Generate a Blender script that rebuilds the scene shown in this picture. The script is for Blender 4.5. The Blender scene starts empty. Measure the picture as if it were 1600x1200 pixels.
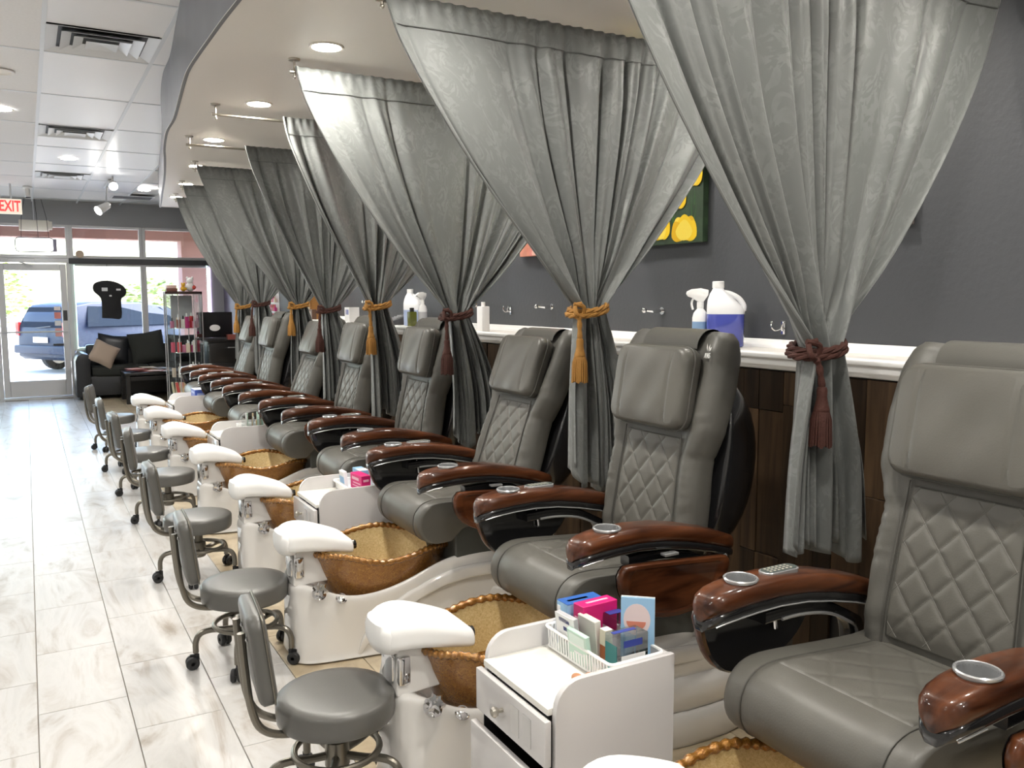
import bpy, bmesh, math, random
from math import sin, cos, pi, sqrt, atan2, radians, exp, floor
from mathutils import Vector, Matrix
random.seed(7)
sc = bpy.context.scene
C = sc.collection

# ------------------------------------------------------------------ camera
F_PX, YAW, PITCH, ROLL, EYE = 1329.2, .51704, .10101, .0028, 1.5369
def look_axes():
    cy, sy, cp, sp = cos(YAW), sin(YAW), cos(PITCH), sin(PITCH)
    r = Vector((cy, -sy, 0)); fl = Vector((sy, cy, 0)); up = Vector((0, 0, 1))
    f = fl*cp - up*sp; d = -(up*cp + fl*sp)
    return r*cos(ROLL) + d*sin(ROLL), -r*sin(ROLL) + d*cos(ROLL), f
ax_r, ax_d, ax_f = look_axes()
cam = bpy.data.cameras.new('camera'); cam_o = bpy.data.objects.new('camera', cam); C.objects.link(cam_o)
cam.sensor_fit = 'HORIZONTAL'; cam.sensor_width = 36; cam.lens = F_PX/1600*36
cam.clip_start = .05; cam.clip_end = 500
M = Matrix((( ax_r.x, -ax_d.x, -ax_f.x, 0), (ax_r.y, -ax_d.y, -ax_f.y, 0), (ax_r.z, -ax_d.z, -ax_f.z, EYE), (0, 0, 0, 1)))
cam_o.matrix_world = M
sc.camera = cam_o

# ------------------------------------------------------------------ world, sun, exposure
w = bpy.data.worlds.new('world'); sc.world = w; w.use_nodes = True
nt = w.node_tree; nt.nodes.clear()
sky = nt.nodes.new('ShaderNodeTexSky'); sky.sky_type = 'NISHITA'; sky.sun_disc = False
sky.sun_elevation = radians(52); sky.sun_rotation = radians(100); sky.air_density = 1.2; sky.dust_density = 3.0; sky.ozone_density = 1.0
bg = nt.nodes.new('ShaderNodeBackground'); bg.inputs['Strength'].default_value = 1.0
wo = nt.nodes.new('ShaderNodeOutputWorld')
nt.links.new(sky.outputs[0], bg.inputs[0]); nt.links.new(bg.outputs[0], wo.inputs[0])
sun = bpy.data.lights.new('sun', 'SUN'); sun.energy = 5; sun.angle = .01; sun.color = (1, .95, .87)
sun_o = bpy.data.objects.new('sun', sun); C.objects.link(sun_o)
sun_o.location = (20, 30, 30); sun_o.rotation_euler = Vector((.72, .35, .95)).to_track_quat('Z', 'Y').to_euler()
vs = sc.view_settings; vs.view_transform = 'Standard'; vs.look = 'None'; vs.exposure = 1.3; vs.gamma = 1; vs.use_curve_mapping = False
sc.display_settings.display_device = 'sRGB'
sc.cycles.transparent_max_bounces = 32; sc.cycles.max_bounces = 10
LAMP = 230.0     # radiance of the round ceiling lights

# ------------------------------------------------------------------ materials
def new_mat(name):
    m = bpy.data.materials.new(name); m.use_nodes = True
    return m, m.node_tree, m.node_tree.nodes['Principled BSDF']
def pmat(name, col, rough=.5, metal=0., coat=0., spec=.5, bump=0., bscale=60., var=0., vscale=8., sheen=0., emit=None, estr=0., objvar=0.):
    m, t, b = new_mat(name)
    b.inputs['Base Color'].default_value = (*col, 1); b.inputs['Roughness'].default_value = rough
    b.inputs['Metallic'].default_value = metal; b.inputs['Coat Weight'].default_value = coat; b.inputs['Coat Roughness'].default_value = .05
    b.inputs['Specular IOR Level'].default_value = spec; b.inputs['Sheen Weight'].default_value = sheen
    if emit: b.inputs['Emission Color'].default_value = (*emit, 1); b.inputs['Emission Strength'].default_value = estr
    N, L = t.nodes, t.links
    tc = N.new('ShaderNodeTexCoord')
    if bump:
        n = N.new('ShaderNodeTexNoise'); n.inputs['Scale'].default_value = bscale; n.inputs['Detail'].default_value = 4
        bp = N.new('ShaderNodeBump'); bp.inputs['Strength'].default_value = bump; bp.inputs['Distance'].default_value = .004
        L.new(tc.outputs['Object'], n.inputs['Vector']); L.new(n.outputs['Fac'], bp.inputs['Height']); L.new(bp.outputs[0], b.inputs['Normal'])
    if var or objvar:
        n = N.new('ShaderNodeTexNoise'); n.inputs['Scale'].default_value = vscale; n.inputs['Detail'].default_value = 5
        L.new(tc.outputs['Object'], n.inputs['Vector'])
        hsv = N.new('ShaderNodeHueSaturation'); hsv.inputs['Color'].default_value = (*col, 1)
        mr = N.new('ShaderNodeMapRange'); mr.inputs['From Min'].default_value = .3; mr.inputs['From Max'].default_value = .7
        mr.inputs['To Min'].default_value = 1-var; mr.inputs['To Max'].default_value = 1+var
        L.new(n.outputs['Fac'], mr.inputs[0])
        if objvar:
            oi = N.new('ShaderNodeObjectInfo'); m2 = N.new('ShaderNodeMapRange'); m2.inputs['To Min'].default_value = 1-objvar; m2.inputs['To Max'].default_value = 1+objvar
            L.new(oi.outputs['Random'], m2.inputs[0]); mu = N.new('ShaderNodeMath'); mu.operation = 'MULTIPLY'
            L.new(mr.outputs[0], mu.inputs[0]); L.new(m2.outputs[0], mu.inputs[1]); L.new(mu.outputs[0], hsv.inputs['Value'])
        else: L.new(mr.outputs[0], hsv.inputs['Value'])
        L.new(hsv.outputs[0], b.inputs['Base Color'])
    return m
def ramp(N, stops):
    r = N.new('ShaderNodeValToRGB'); e = r.color_ramp.elements
    e[0].position, e[0].color = stops[0][0], (*stops[0][1], 1); e[1].position, e[1].color = stops[1][0], (*stops[1][1], 1)
    for p, c in stops[2:]:
        x = e.new(p); x.color = (*c, 1)
    return r
def marble(name, stops, rough, sc1, stretch=(1, 1, 1)):
    m, t, b = new_mat(name); N, L = t.nodes, t.links
    tc = N.new('ShaderNodeTexCoord'); oi = N.new('ShaderNodeObjectInfo'); mp = N.new('ShaderNodeMapping')
    vm = N.new('ShaderNodeVectorMath'); vm.operation = 'SCALE'; vm.inputs[0].default_value = (37, 53, 71); L.new(oi.outputs['Random'], vm.inputs['Scale'])
    ad = N.new('ShaderNodeVectorMath'); ad.operation = 'ADD'; L.new(tc.outputs['Object'], mp.inputs[0]); mp.inputs['Scale'].default_value = stretch; mp.inputs['Rotation'].default_value = (0, 0, .5)
    L.new(mp.outputs[0], ad.inputs[0]); L.new(vm.outputs[0], ad.inputs[1])
    n = N.new('ShaderNodeTexNoise'); n.inputs['Scale'].default_value = sc1; n.inputs['Detail'].default_value = 7; n.inputs['Roughness'].default_value = .62; n.inputs['Distortion'].default_value = 1.6
    L.new(ad.outputs[0], n.inputs['Vector'])
    r = ramp(N, stops); L.new(n.outputs['Fac'], r.inputs[0]); L.new(r.outputs[0], b.inputs['Base Color'])
    b.inputs['Roughness'].default_value = rough; b.inputs['Specular IOR Level'].default_value = .5
    return m
def wood(name, c1, c2, rough, scale, axis='X', coat=0., objvar=0.):
    m, t, b = new_mat(name); N, L = t.nodes, t.links
    tc = N.new('ShaderNodeTexCoord'); mp = N.new('ShaderNodeMapping'); oi = N.new('ShaderNodeObjectInfo')
    s = {'X': (.12, 1, 1), 'Y': (1, .12, 1), 'Z': (1, 1, .1)}[axis]; mp.inputs['Scale'].default_value = s
    vm = N.new('ShaderNodeVectorMath'); vm.operation = 'SCALE'; vm.inputs[0].default_value = (11, 17, 23); L.new(oi.outputs['Random'], vm.inputs['Scale'])
    ad = N.new('ShaderNodeVectorMath'); ad.operation = 'ADD'; L.new(tc.outputs['Object'], ad.inputs[0]); L.new(vm.outputs[0], ad.inputs[1]); L.new(ad.outputs[0], mp.inputs[0])
    n = N.new('ShaderNodeTexNoise'); n.inputs['Scale'].default_value = scale; n.inputs['Detail'].default_value = 6; n.inputs['Distortion'].default_value = .8
    L.new(mp.outputs[0], n.inputs['Vector']); r = ramp(N, [(.3, c1), (.7, c2)]); L.new(n.outputs['Fac'], r.inputs[0])
    hsv = N.new('ShaderNodeHueSaturation'); L.new(r.outputs[0], hsv.inputs['Color'])
    m2 = N.new('ShaderNodeMapRange'); m2.inputs['To Min'].default_value = 1-objvar; m2.inputs['To Max'].default_value = 1+objvar
    L.new(oi.outputs['Random'], m2.inputs[0]); L.new(m2.outputs[0], hsv.inputs['Value']); L.new(hsv.outputs[0], b.inputs['Base Color'])
    b.inputs['Roughness'].default_value = rough; b.inputs['Coat Weight'].default_value = coat; b.inputs['Coat Roughness'].default_value = .03; b.inputs['Specular IOR Level'].default_value = .2
    return m
def glass_mat(name, tint=(1, 1, 1), refl=1.0):
    m = bpy.data.materials.new(name); m.use_nodes = True; t = m.node_tree; t.nodes.clear(); N, L = t.nodes, t.links
    o = N.new('ShaderNodeOutputMaterial'); mx = N.new('ShaderNodeMixShader'); tr = N.new('ShaderNodeBsdfTransparent'); g = N.new('ShaderNodeBsdfGlossy')
    fr = N.new('ShaderNodeFresnel'); fr.inputs['IOR'].default_value = 1.45
    mu = N.new('ShaderNodeMath'); mu.operation = 'MULTIPLY'; mu.inputs[1].default_value = refl
    tr.inputs[0].default_value = (*tint, 1); g.inputs['Roughness'].default_value = .02
    L.new(fr.outputs[0], mu.inputs[0]); L.new(mu.outputs[0], mx.inputs[0]); L.new(tr.outputs[0], mx.inputs[1]); L.new(g.outputs[0], mx.inputs[2]); L.new(mx.outputs[0], o.inputs[0])
    return m
def fabric(name, col):
    m, t, b = new_mat(name); N, L = t.nodes, t.links
    tc = N.new('ShaderNodeTexCoord')
    n = N.new('ShaderNodeTexNoise'); n.inputs['Scale'].default_value = 9; n.inputs['Detail'].default_value = 2; n.inputs['Distortion'].default_value = 4.5
    L.new(tc.outputs['UV'], n.inputs['Vector'])
    n2 = N.new('ShaderNodeTexNoise'); n2.inputs['Scale'].default_value = 9; n2.inputs['Detail'].default_value = 5; n2.inputs['Distortion'].default_value = .6
    L.new(tc.outputs['UV'], n2.inputs['Vector'])
    r = ramp(N, [(.47, (0, 0, 0)), (.53, (1, 1, 1))]); L.new(n.outputs['Fac'], r.inputs[0])
    r2 = ramp(N, [(.4, (0, 0, 0)), (.6, (1, 1, 1))]); L.new(n2.outputs['Fac'], r2.inputs[0])
    mu = N.new('ShaderNodeMath'); mu.operation = 'MULTIPLY'; L.new(r.outputs[0], mu.inputs[0]); L.new(r2.outputs[0], mu.inputs[1])
    mc = N.new('ShaderNodeMix'); mc.data_type = 'RGBA'; mc.inputs[6].default_value = (*col, 1); mc.inputs[7].default_value = (*[min(1, c*1.22) for c in col], 1); L.new(mu.outputs[0], mc.inputs[0])
    L.new(mc.outputs[2], b.inputs['Base Color'])
    mr = N.new('ShaderNodeMapRange'); mr.inputs['To Min'].default_value = .62; mr.inputs['To Max'].default_value = .42; L.new(mu.outputs[0], mr.inputs[0]); L.new(mr.outputs[0], b.inputs['Roughness'])
    b.inputs['Sheen Weight'].default_value = .25; b.inputs['Sheen Roughness'].default_value = .4
    wv = N.new('ShaderNodeTexNoise'); wv.inputs['Scale'].default_value = 320; L.new(tc.outputs['UV'], wv.inputs['Vector'])
    bp = N.new('ShaderNodeBump'); bp.inputs['Strength'].default_value = .12; bp.inputs['Distance'].default_value = .002; L.new(wv.outputs['Fac'], bp.inputs['Height']); L.new(bp.outputs[0], b.inputs['Normal'])
    tl = N.new('ShaderNodeBsdfTranslucent'); L.new(mc.outputs[2], tl.inputs[0]); mx = N.new('ShaderNodeMixShader'); mx.inputs[0].default_value = .12
    out = N['Material Output']; L.new(b.outputs[0], mx.inputs[1]); L.new(tl.outputs[0], mx.inputs[2]); L.new(mx.outputs[0], out.inputs[0])
    return m
def bowl_mat(name):
    m, t, b = new_mat(name); N, L = t.nodes, t.links
    tc = N.new('ShaderNodeTexCoord'); v = N.new('ShaderNodeTexNoise'); v.inputs['Scale'].default_value = 120; v.inputs['Detail'].default_value = 5; v.inputs['Distortion'].default_value = 1.5
    L.new(tc.outputs['Object'], v.inputs['Vector'])
    r = ramp(N, [(.34, (.20, .075, .010)), (.60, (.34, .155, .026)), (.76, (.56, .31, .07))]); L.new(v.outputs['Fac'], r.inputs[0]); L.new(r.outputs[0], b.inputs['Base Color'])
    bp = N.new('ShaderNodeBump'); bp.inputs['Strength'].default_value = .5; bp.inputs['Distance'].default_value = .004; L.new(v.outputs['Fac'], bp.inputs['Height']); L.new(bp.outputs[0], b.inputs['Normal'])
    b.inputs['Metallic'].default_value = .45; b.inputs['Roughness'].default_value = .22; b.inputs['Coat Weight'].default_value = 1; b.inputs['Coat Roughness'].default_value = .04
    return m
def inner_mat(name):
    m, t, b = new_mat(name); N, L = t.nodes, t.links
    tc = N.new('ShaderNodeTexCoord'); v = N.new('ShaderNodeTexNoise'); v.inputs['Scale'].default_value = 150; v.inputs['Detail'].default_value = 5; v.inputs['Distortion'].default_value = 1
    L.new(tc.outputs['Object'], v.inputs['Vector'])
    r = ramp(N, [(.25, (.50, .33, .12)), (.65, (.72, .56, .29))]); L.new(v.outputs['Fac'], r.inputs[0]); L.new(r.outputs[0], b.inputs['Base Color'])
    b.inputs['Metallic'].default_value = .4; b.inputs['Roughness'].default_value = .35
    bp = N.new('ShaderNodeBump'); bp.inputs['Strength'].default_value = .4; bp.inputs['Distance'].default_value = .003; L.new(v.outputs['Fac'], bp.inputs['Height']); L.new(bp.outputs[0], b.inputs['Normal'])
    return m

MT = {}
MT['leather'] = pmat('grey_leather', (.105, .101, .088), .42, bump=.10, bscale=220, var=.04, spec=.5)
MT['leather_side'] = pmat('grey_leather_side', (.096, .093, .082), .46, bump=.10, bscale=220, var=.04)
MT['apron'] = pmat('dark_grey_vinyl', (.075, .08, .075), .5, bump=.1, bscale=150)
MT['seam'] = pmat('dark_piping', (.07, .068, .06), .55)
MT['stitch'] = pmat('pale_stitching', (.16, .155, .14), .7)
MT['white_print'] = pmat('white_print', (.8, .8, .78), .5)
MT['mahogany'] = wood('glossy_mahogany', (.018, .0045, .0018), (.115, .037, .0135), .3, 24, 'X', coat=.45)
MT['black_gloss'] = pmat('black_gloss_plastic', (.010, .010, .011), .16, coat=.5)
MT['black_shell'] = pmat('black_shell', (.012, .012, .013), .25, coat=.6)
MT['black_matte'] = pmat('black_plastic', (.014, .014, .015), .5)
MT['silver'] = pmat('silver_plastic', (.56, .57, .58), .25, metal=.7)
MT['cup_in'] = pmat('grey_cup_plastic', (.20, .205, .21), .35)
MT['chrome'] = pmat('chrome', (.72, .72, .73), .07, metal=1)
MT['steel'] = pmat('bronze_grey_steel', (.20, .185, .155), .3, metal=.85)
MT['nickel'] = pmat('brushed_nickel', (.52, .49, .43), .28, metal=1)
MT['white_gloss'] = pmat('white_gel_coat', (.68, .665, .64), .12, coat=.8)
MT['white_pad'] = pmat('white_vinyl_pad', (.88, .88, .87), .35)
MT['white_lac'] = pmat('white_lacquer', (.62, .605, .60), .16, coat=.4)
MT['white_top'] = pmat('white_worktop', (.76, .745, .69), .4, var=.03, vscale=60)
MT['grey_inset'] = pmat('pale_grey_inset', (.58, .57, .56), .3)
MT['bowl'] = bowl_mat('amber_glass')
MT['bowl_in'] = inner_mat('amber_glass_inside')
MT['stool_vinyl'] = pmat('stool_grey_vinyl', (.105, .103, .095), .33, bump=.06, bscale=150)
MT['fabric'] = fabric('grey_damask', (.158, .166, .161))
MT['fabric_hem'] = pmat('grey_hem', (.12, .125, .12), .7)
MT['rope_brown'] = pmat('brown_rope', (.042, .0085, .0035), .8, bump=.5, bscale=140)
MT['rope_gold'] = pmat('gold_rope', (.30, .14, .022), .75, bump=.5, bscale=140)
MT['wall'] = pmat('slate_grey_paint', (.058, .061, .068), .52, bump=.35, bscale=38, spec=.45)
MT['wall_front'] = pmat('grey_paint', (.36, .365, .375), .6, bump=.1, bscale=60)
MT['wall_plain'] = pmat('pale_grey_paint', (.72, .71, .69), .7)
MT['soffit'] = pmat('warm_white_soffit', (.80, .765, .715), .38, bump=.04, bscale=20)
MT['fascia'] = pmat('fascia_grey', (.17, .175, .19), .45, var=.08, vscale=5)
MT['ceil'] = pmat('ceiling_board', (.76, .75, .74), .6, bump=.25, bscale=160, var=.03, vscale=70, objvar=.03)
MT['ceil_gloss'] = pmat('ceiling_board_vinyl', (.80, .79, .785), .33, bump=.03, bscale=60, objvar=.02)
MT['tee'] = pmat('ceiling_tee', (.68, .70, .72), .4)
MT['tile'] = marble('white_marble_tile', [(.28, (.30, .255, .205)), (.42, (.49, .47, .445)), (.50, (.55, .54, .525)), (.60, (.50, .49, .475)), (.70, (.37, .33, .29))], .30, 2.1, (2.2, .6, 1))
MT['tile_beige'] = marble('beige_stone_tile', [(.30, (.35, .27, .17)), (.48, (.50, .41, .28)), (.60, (.58, .49, .35)), (.75, (.44, .35, .24))], .28, 4)
MT['grout'] = pmat('grout', (.36, .32, .28), .8)
MT['plank'] = wood('reclaimed_plank', (.022, .0135, .008), (.068, .041, .022), .5, 22, 'Z', objvar=.65)
MT['trim'] = pmat('white_trim_paint', (.80, .80, .79), .3)
MT['counter'] = pmat('ledge_top', (.70, .67, .62), .3)
MT['alu'] = pmat('aluminium_frame', (.60, .60, .60), .4, metal=.35)
MT['dark_bar'] = pmat('dark_bar', (.05, .05, .055), .5)
MT['glass'] = glass_mat('window_glass', (.93, .95, .95))
MT['tint_glass'] = glass_mat('window_glass_tint', (.90, .93, .96))
MT['case_glass'] = glass_mat('case_glass', (.97, .99, .985), .5)
MT['clear_plastic'] = glass_mat('clear_plastic', (.86, .90, .90), 1.2)
MT['lamp'] = pmat('lamp_lens', (.9, .9, .9), .4, emit=(1, .955, .88), estr=LAMP)
MT['lamp_main'] = pmat('lamp_lens_main', (.9, .9, .9), .4, emit=(1, .97, .92), estr=LAMP*.6)
MT['lamp_wall'] = pmat('lamp_lens_wall', (.9, .9, .9), .4, emit=(1, .955, .88), estr=LAMP*.6)
MT['spot_lens'] = pmat('spot_lens', (.9, .9, .9), .4, emit=(1, .97, .92), estr=30)
MT['lamp_rim'] = pmat('lamp_rim', (.75, .70, .64), .4)
MT['lamp_off'] = pmat('lamp_off', (.70, .62, .48), .4)
MT['asphalt'] = pmat('pale_concrete', (.5, .485, .46), .9, var=.08, vscale=2)
MT['stucco'] = pmat('red_brown_stucco', (.30, .165, .14), .85, bump=.3, bscale=30)
MT['car'] = pmat('dark_blue_car_paint', (.008, .018, .045), .55, coat=.08, spec=.25)
MT['car_glass'] = pmat('car_dark_glass', (.016, .022, .032), .6, spec=0.)
MT['rubber'] = pmat('rubber', (.012, .012, .012), .8)
MT['red_lens'] = pmat('red_lens', (.35, .02, .02), .2)
MT['leaf'] = pmat('leaf_green', (.20, .26, .06), .6, objvar=.2)
MT['bark'] = pmat('bark', (.10, .07, .05), .9)
MT['sofa'] = pmat('black_leatherette', (.012, .013, .016), .38, bump=.1, bscale=80)
MT['sofa_fab'] = pmat('charcoal_fabric', (.020, .022, .019), .85, bump=.3, bscale=120)
MT['pillow'] = pmat('beige_fabric', (.42, .33, .26), .85, bump=.2, bscale=120)
MT['blackwood'] = pmat('black_wood', (.012, .011, .011), .35)
MT['paper'] = pmat('white_paper', (.80, .80, .80), .6)
def flat(name, col, rough=.4, **k):
    if name not in MT: MT[name] = pmat(name, col, rough, **k)
    return MT[name]

# ------------------------------------------------------------------ mesh building
class MB:
    def __init__(s): s.v = []; s.f = []; s.mi = []; s.cur = 0; s.uv = None
    def add(s, v, f):
        n = len(s.v); s.v += [tuple(p) for p in v]; s.f += [tuple(i+n for i in q) for q in f]; s.mi += [s.cur]*len(f); return s
    def box(s, x0, x1, y0, y1, z0, z1):
        v = [(x0, y0, z0), (x1, y0, z0), (x1, y1, z0), (x0, y1, z0), (x0, y0, z1), (x1, y0, z1), (x1, y1, z1), (x0, y1, z1)]
        return s.add(v, [(0, 3, 2, 1), (4, 5, 6, 7), (0, 1, 5, 4), (1, 2, 6, 5), (2, 3, 7, 6), (3, 0, 4, 7)])
    def obox(s, M4, sx, sy, sz):
        v = [M4 @ Vector((a*sx/2, b*sy/2, c*sz/2)) for c in (-1, 1) for a, b in ((-1, -1), (1, -1), (1, 1), (-1, 1))]
        return s.add(v, [(0, 3, 2, 1), (4, 5, 6, 7), (0, 1, 5, 4), (1, 2, 6, 5), (2, 3, 7, 6), (3, 0, 4, 7)])
    def loft(s, rings, cap=True, close=True, loop=False, c0=True, c1=True):
        n = len(rings[0]); base = len(s.v); fs = []
        R = len(rings)
        for i in range(R if loop else R-1):
            j2 = (i+1) % R
            for j in range(n if close else n-1):
                k = (j+1) % n
                fs.append((i*n+j, i*n+k, j2*n+k, j2*n+j))
        if cap and close and not loop:
            if c0: fs.append(tuple(range(n-1, -1, -1)))
            if c1: fs.append(tuple((R-1)*n+j for j in range(n)))
        return s.add([p for r in rings for p in r], fs)
    def tube(s, pts, r, n=10, cap=True, loop=False):
        P = [Vector(p) for p in pts]; m = len(P); rings = []; prev = None
        for i in range(m):
            if loop: t = P[(i+1) % m]-P[i-1]
            else: t = P[min(i+1, m-1)]-P[max(i-1, 0)]
            t.normalize()
            if prev is None:
                a = Vector((0, 0, 1)) if abs(t.z) < .9 else Vector((1, 0, 0)); u = t.cross(a).normalized()
            else: u = (prev - t*prev.dot(t)).normalized()
            prev = u; v = t.cross(u); rr = r[i] if isinstance(r, (list, tuple)) else r
            rings.append([P[i]+(u*cos(2*pi*k/n)+v*sin(2*pi*k/n))*rr for k in range(n)])
        return s.loft(rings, cap, True, loop)
    def lathe(s, prof, n=24, c=(0, 0, 0), M4=None, capall=False):
        rings = []
        for r, z in prof:
            r = max(r, 1e-5)
            ring = [Vector((r*cos(2*pi*k/n), r*sin(2*pi*k/n), z)) for k in range(n)]
            if M4 is not None: ring = [M4 @ p for p in ring]
            rings.append([p+Vector(c) for p in ring])
        return s.loft(rings, prof[0][0] < 1e-4 and prof[-1][0] < 1e-4, c0=True) if (prof[0][0] < 1e-4) == (prof[-1][0] < 1e-4) and prof[0][0] < 1e-4 else s.loft(rings, True, c0=prof[0][0] < 1e-4 or capall, c1=prof[-1][0] < 1e-4 or capall)
    def prism(s, poly, a0, a1, axis='Y'):
        def P(p, a): return {'Y': (p[0], a, p[1]), 'X': (a, p[0], p[1]), 'Z': (p[0], p[1], a)}[axis]
        return s.loft([[P(p, a0) for p in poly], [P(p, a1) for p in poly]])
    def grid(s, nu, nv, fn):
        base = len(s.v); V = [fn(i/(nu-1), j/(nv-1)) for j in range(nv) for i in range(nu)]
        return s.add(V, [(j*nu+i, j*nu+i+1, (j+1)*nu+i+1, (j+1)*nu+i) for j in range(nv-1) for i in range(nu-1)])
    def sphere(s, c, r, n=12, m=8, sx=1, sy=1, sz=1):
        rings = [[(c[0]+sx*r*sin(pi*(i+.02)/(m+.04))*cos(2*pi*k/n), c[1]+sy*r*sin(pi*(i+.02)/(m+.04))*sin(2*pi*k/n), c[2]-sz*r*cos(pi*(i+.02)/(m+.04))) for k in range(n)] for i in range(m+1)]
        return s.loft(rings)
    def xf(s, M4, start=0):
        s.v = s.v[:start]+[tuple(M4 @ Vector(p)) for p in s.v[start:]]; return s
    def off(s, dx, dy, dz): return s.xf(Matrix.Translation((dx, dy, dz)))
    def mesh(s, name, mats, smooth=True, bevel=0, seg=2, ang=35, fix=True):
        me = bpy.data.meshes.new(name); me.from_pydata(s.v, [], s.f)
        mats = mats if isinstance(mats, (list, tuple)) else [mats]
        for m in mats: me.materials.append(m)
        if len(mats) > 1: me.polygons.foreach_set('material_index', s.mi)
        bm = bmesh.new(); bm.from_mesh(me)
        if fix: bmesh.ops.recalc_face_normals(bm, faces=bm.faces)
        if bevel:
            es = [e for e in bm.edges if len(e.link_faces) == 2 and e.calc_face_angle(0) > radians(30)]
            bmesh.ops.bevel(bm, geom=es, offset=bevel, segments=seg, profile=.6, affect='EDGES', clamp_overlap=True)
        bm.to_mesh(me); bm.free()
        if smooth:
            me.polygons.foreach_set('use_smooth', [True]*len(me.polygons)); me.set_sharp_from_angle(angle=radians(ang))
        return me
    def build(s, name, mats, parent=None, loc=None, **k):
        o = bpy.data.objects.new(name, s.mesh(name, mats, **k)); C.objects.link(o)
        if parent is not None: o.parent = parent
        if loc is not None: o.location = loc
        return o
def tag(o, label=None, cat=None, group=None, kind=None):
    for k, v in (('label', label), ('category', cat), ('group', group), ('kind', kind)):
        if v: o[k] = v
    return o
def thing(name, label, cat, loc=(0, 0, 0), rz=0, group=None):
    o = bpy.data.objects.new(name, None); C.objects.link(o); o.location = loc; o.rotation_euler.z = rz; o.empty_display_size = .1
    return tag(o, label, cat, group)
def place(me, name, parent, loc=(0, 0, 0), rz=0):
    o = bpy.data.objects.new(name, me); C.objects.link(o); o.parent = parent; o.location = loc; o.rotation_euler.z = rz; return o
def dup_tree(o, parent=None):
    kids = list(o.children); c = o.copy(); C.objects.link(c); c.parent = parent
    for ch in kids: dup_tree(ch, c)
    return c
def text_mesh(name, txt, size, mat, parent, M4, depth=.001, align='CENTER', bold=0.):
    cu = bpy.data.curves.new(name, 'FONT'); cu.body = txt; cu.size = size; cu.offset = size*bold; cu.extrude = depth; cu.align_x = align; cu.align_y = 'CENTER'
    tmp = bpy.data.objects.new('tmp_text', cu); C.objects.link(tmp)
    dg = bpy.context.evaluated_depsgraph_get(); me = bpy.data.meshes.new_from_object(tmp.evaluated_get(dg))
    bpy.data.objects.remove(tmp); bpy.data.curves.remove(cu)
    me.materials.clear(); me.materials.append(mat); me.transform(M4); me.name = name
    o = bpy.data.objects.new(name, me); C.objects.link(o); o.parent = parent
    return o
def lerp(a, b, t): return a+(b-a)*t
def sstep(a, b, x):
    t = max(0, min(1, (x-a)/(b-a))); return t*t*(3-2*t)
def interp(tab, x):
    if x <= tab[0][0]: return tab[0][1]
    for (x0, y0), (x1, y1) in zip(tab, tab[1:]):
        if x <= x1: return lerp(y0, y1, (x-x0)/(x1-x0))
    return tab[-1][1]
def smooth_path(pts, n):
    P = [Vector(p) for p in pts]; P = [P[0]*2-P[1]]+P+[P[-1]*2-P[-2]]; out = []
    for i in range(1, len(P)-2):
        for k in range(n):
            t = k/n; a, b, c, d = P[i-1:i+3]
            out.append(.5*((2*b)+(c-a)*t+(2*a-5*b+4*c-d)*t*t+(3*b-a-3*c+d)*t**3))
    out.append(P[-2]); return out
def rrect(hw, hh, r, n=4):
    r = min(r, hw*.999, hh*.999); out = []
    for cx, cy, a in ((hw-r, hh-r, 0), (-hw+r, hh-r, pi/2), (-hw+r, -hh+r, pi), (hw-r, -hh+r, 3*pi/2)):
        out += [(cx+r*cos(a+pi/2*k/n), cy+r*sin(a+pi/2*k/n)) for k in range(n+1)]
    return out

# ------------------------------------------------------------------ room shell
WX, LX, YF, YB, CH, SZ = 2.95, -4.2, 15.15, -3.2, 3.03, 2.655
def struct(name, mb, m, parent=None, **k):
    o = mb.build(name, m, parent, **k)
    if parent is None: o['kind'] = 'structure'
    return o
floor_o = struct('floor', MB().box(LX, WX, YB, YF, -.12, -.006), MT['grout'], smooth=False)
TW, TL = .305, .61
tile_me = MB().box(-TW/2+.0016, TW/2-.0016, -TL/2+.0016, TL/2-.0016, -.01, 0).mesh('floor_tile', MT['tile'], bevel=.0012, seg=1)
beige_me = MB().box(-TW/2+.0016, TW/2-.0016, -TL/2+.0016, TL/2-.0016, -.01, 0).mesh('floor_tile_beige', MT['tile_beige'], bevel=.0012, seg=1)
rest_w, rest_b = MB(), MB()
n_t = 0
for k in range(-14, 10):
    x = -.04+TW*(k+.5)
    if x-TW/2 > WX: break
    off = 3.4958 if k % 2 == 0 else 3.2
    beige = x > .872
    for j in range(-12, 22):
        y = off+TL*(j+.5)
        if y+TL/2 > YF-.02 or y-TL/2 < YB: continue
        # tiles that the photograph lets one tell apart stand singly
        zc = x*.494+y*.87; u = 800+1329*(x*.87-y*.494)/max(zc, .1)
        near = zc > 1.5 and -60 < u < 1300 and y < 10.5 and (x < 2.1)
        if near and n_t < 290 and x > -1.2:
            place(beige_me if beige else tile_me, 'floor_tile', floor_o, (x, y, 0)); n_t += 1
        else:
            x1 = min(x+TW/2-.0016, WX)
            (rest_b if beige else rest_w).box(x-TW/2+.0016, x1, y-TL/2+.0016, y+TL/2-.0016, -.01, 0)
rest_w.build('far_floor_tiles', MT['tile'], floor_o, smooth=False)['kind'] = 'stuff'
rest_b.build('far_beige_tiles', MT['tile_beige'], floor_o, smooth=False)['kind'] = 'stuff'

# walls
wall_r = struct('wall_right', MB().box(WX, WX+.12, YB, YF, 0, CH+.1), MT['wall'], smooth=False)
struct('wall_left', MB().box(LX-.12, LX, YB, YF, 0, CH+.1), MT['wall_plain'], smooth=False)
struct('wall_back', MB().box(LX, WX, YB-.12, YB, 0, CH+.1), MT['wall_plain'], smooth=False)
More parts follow.
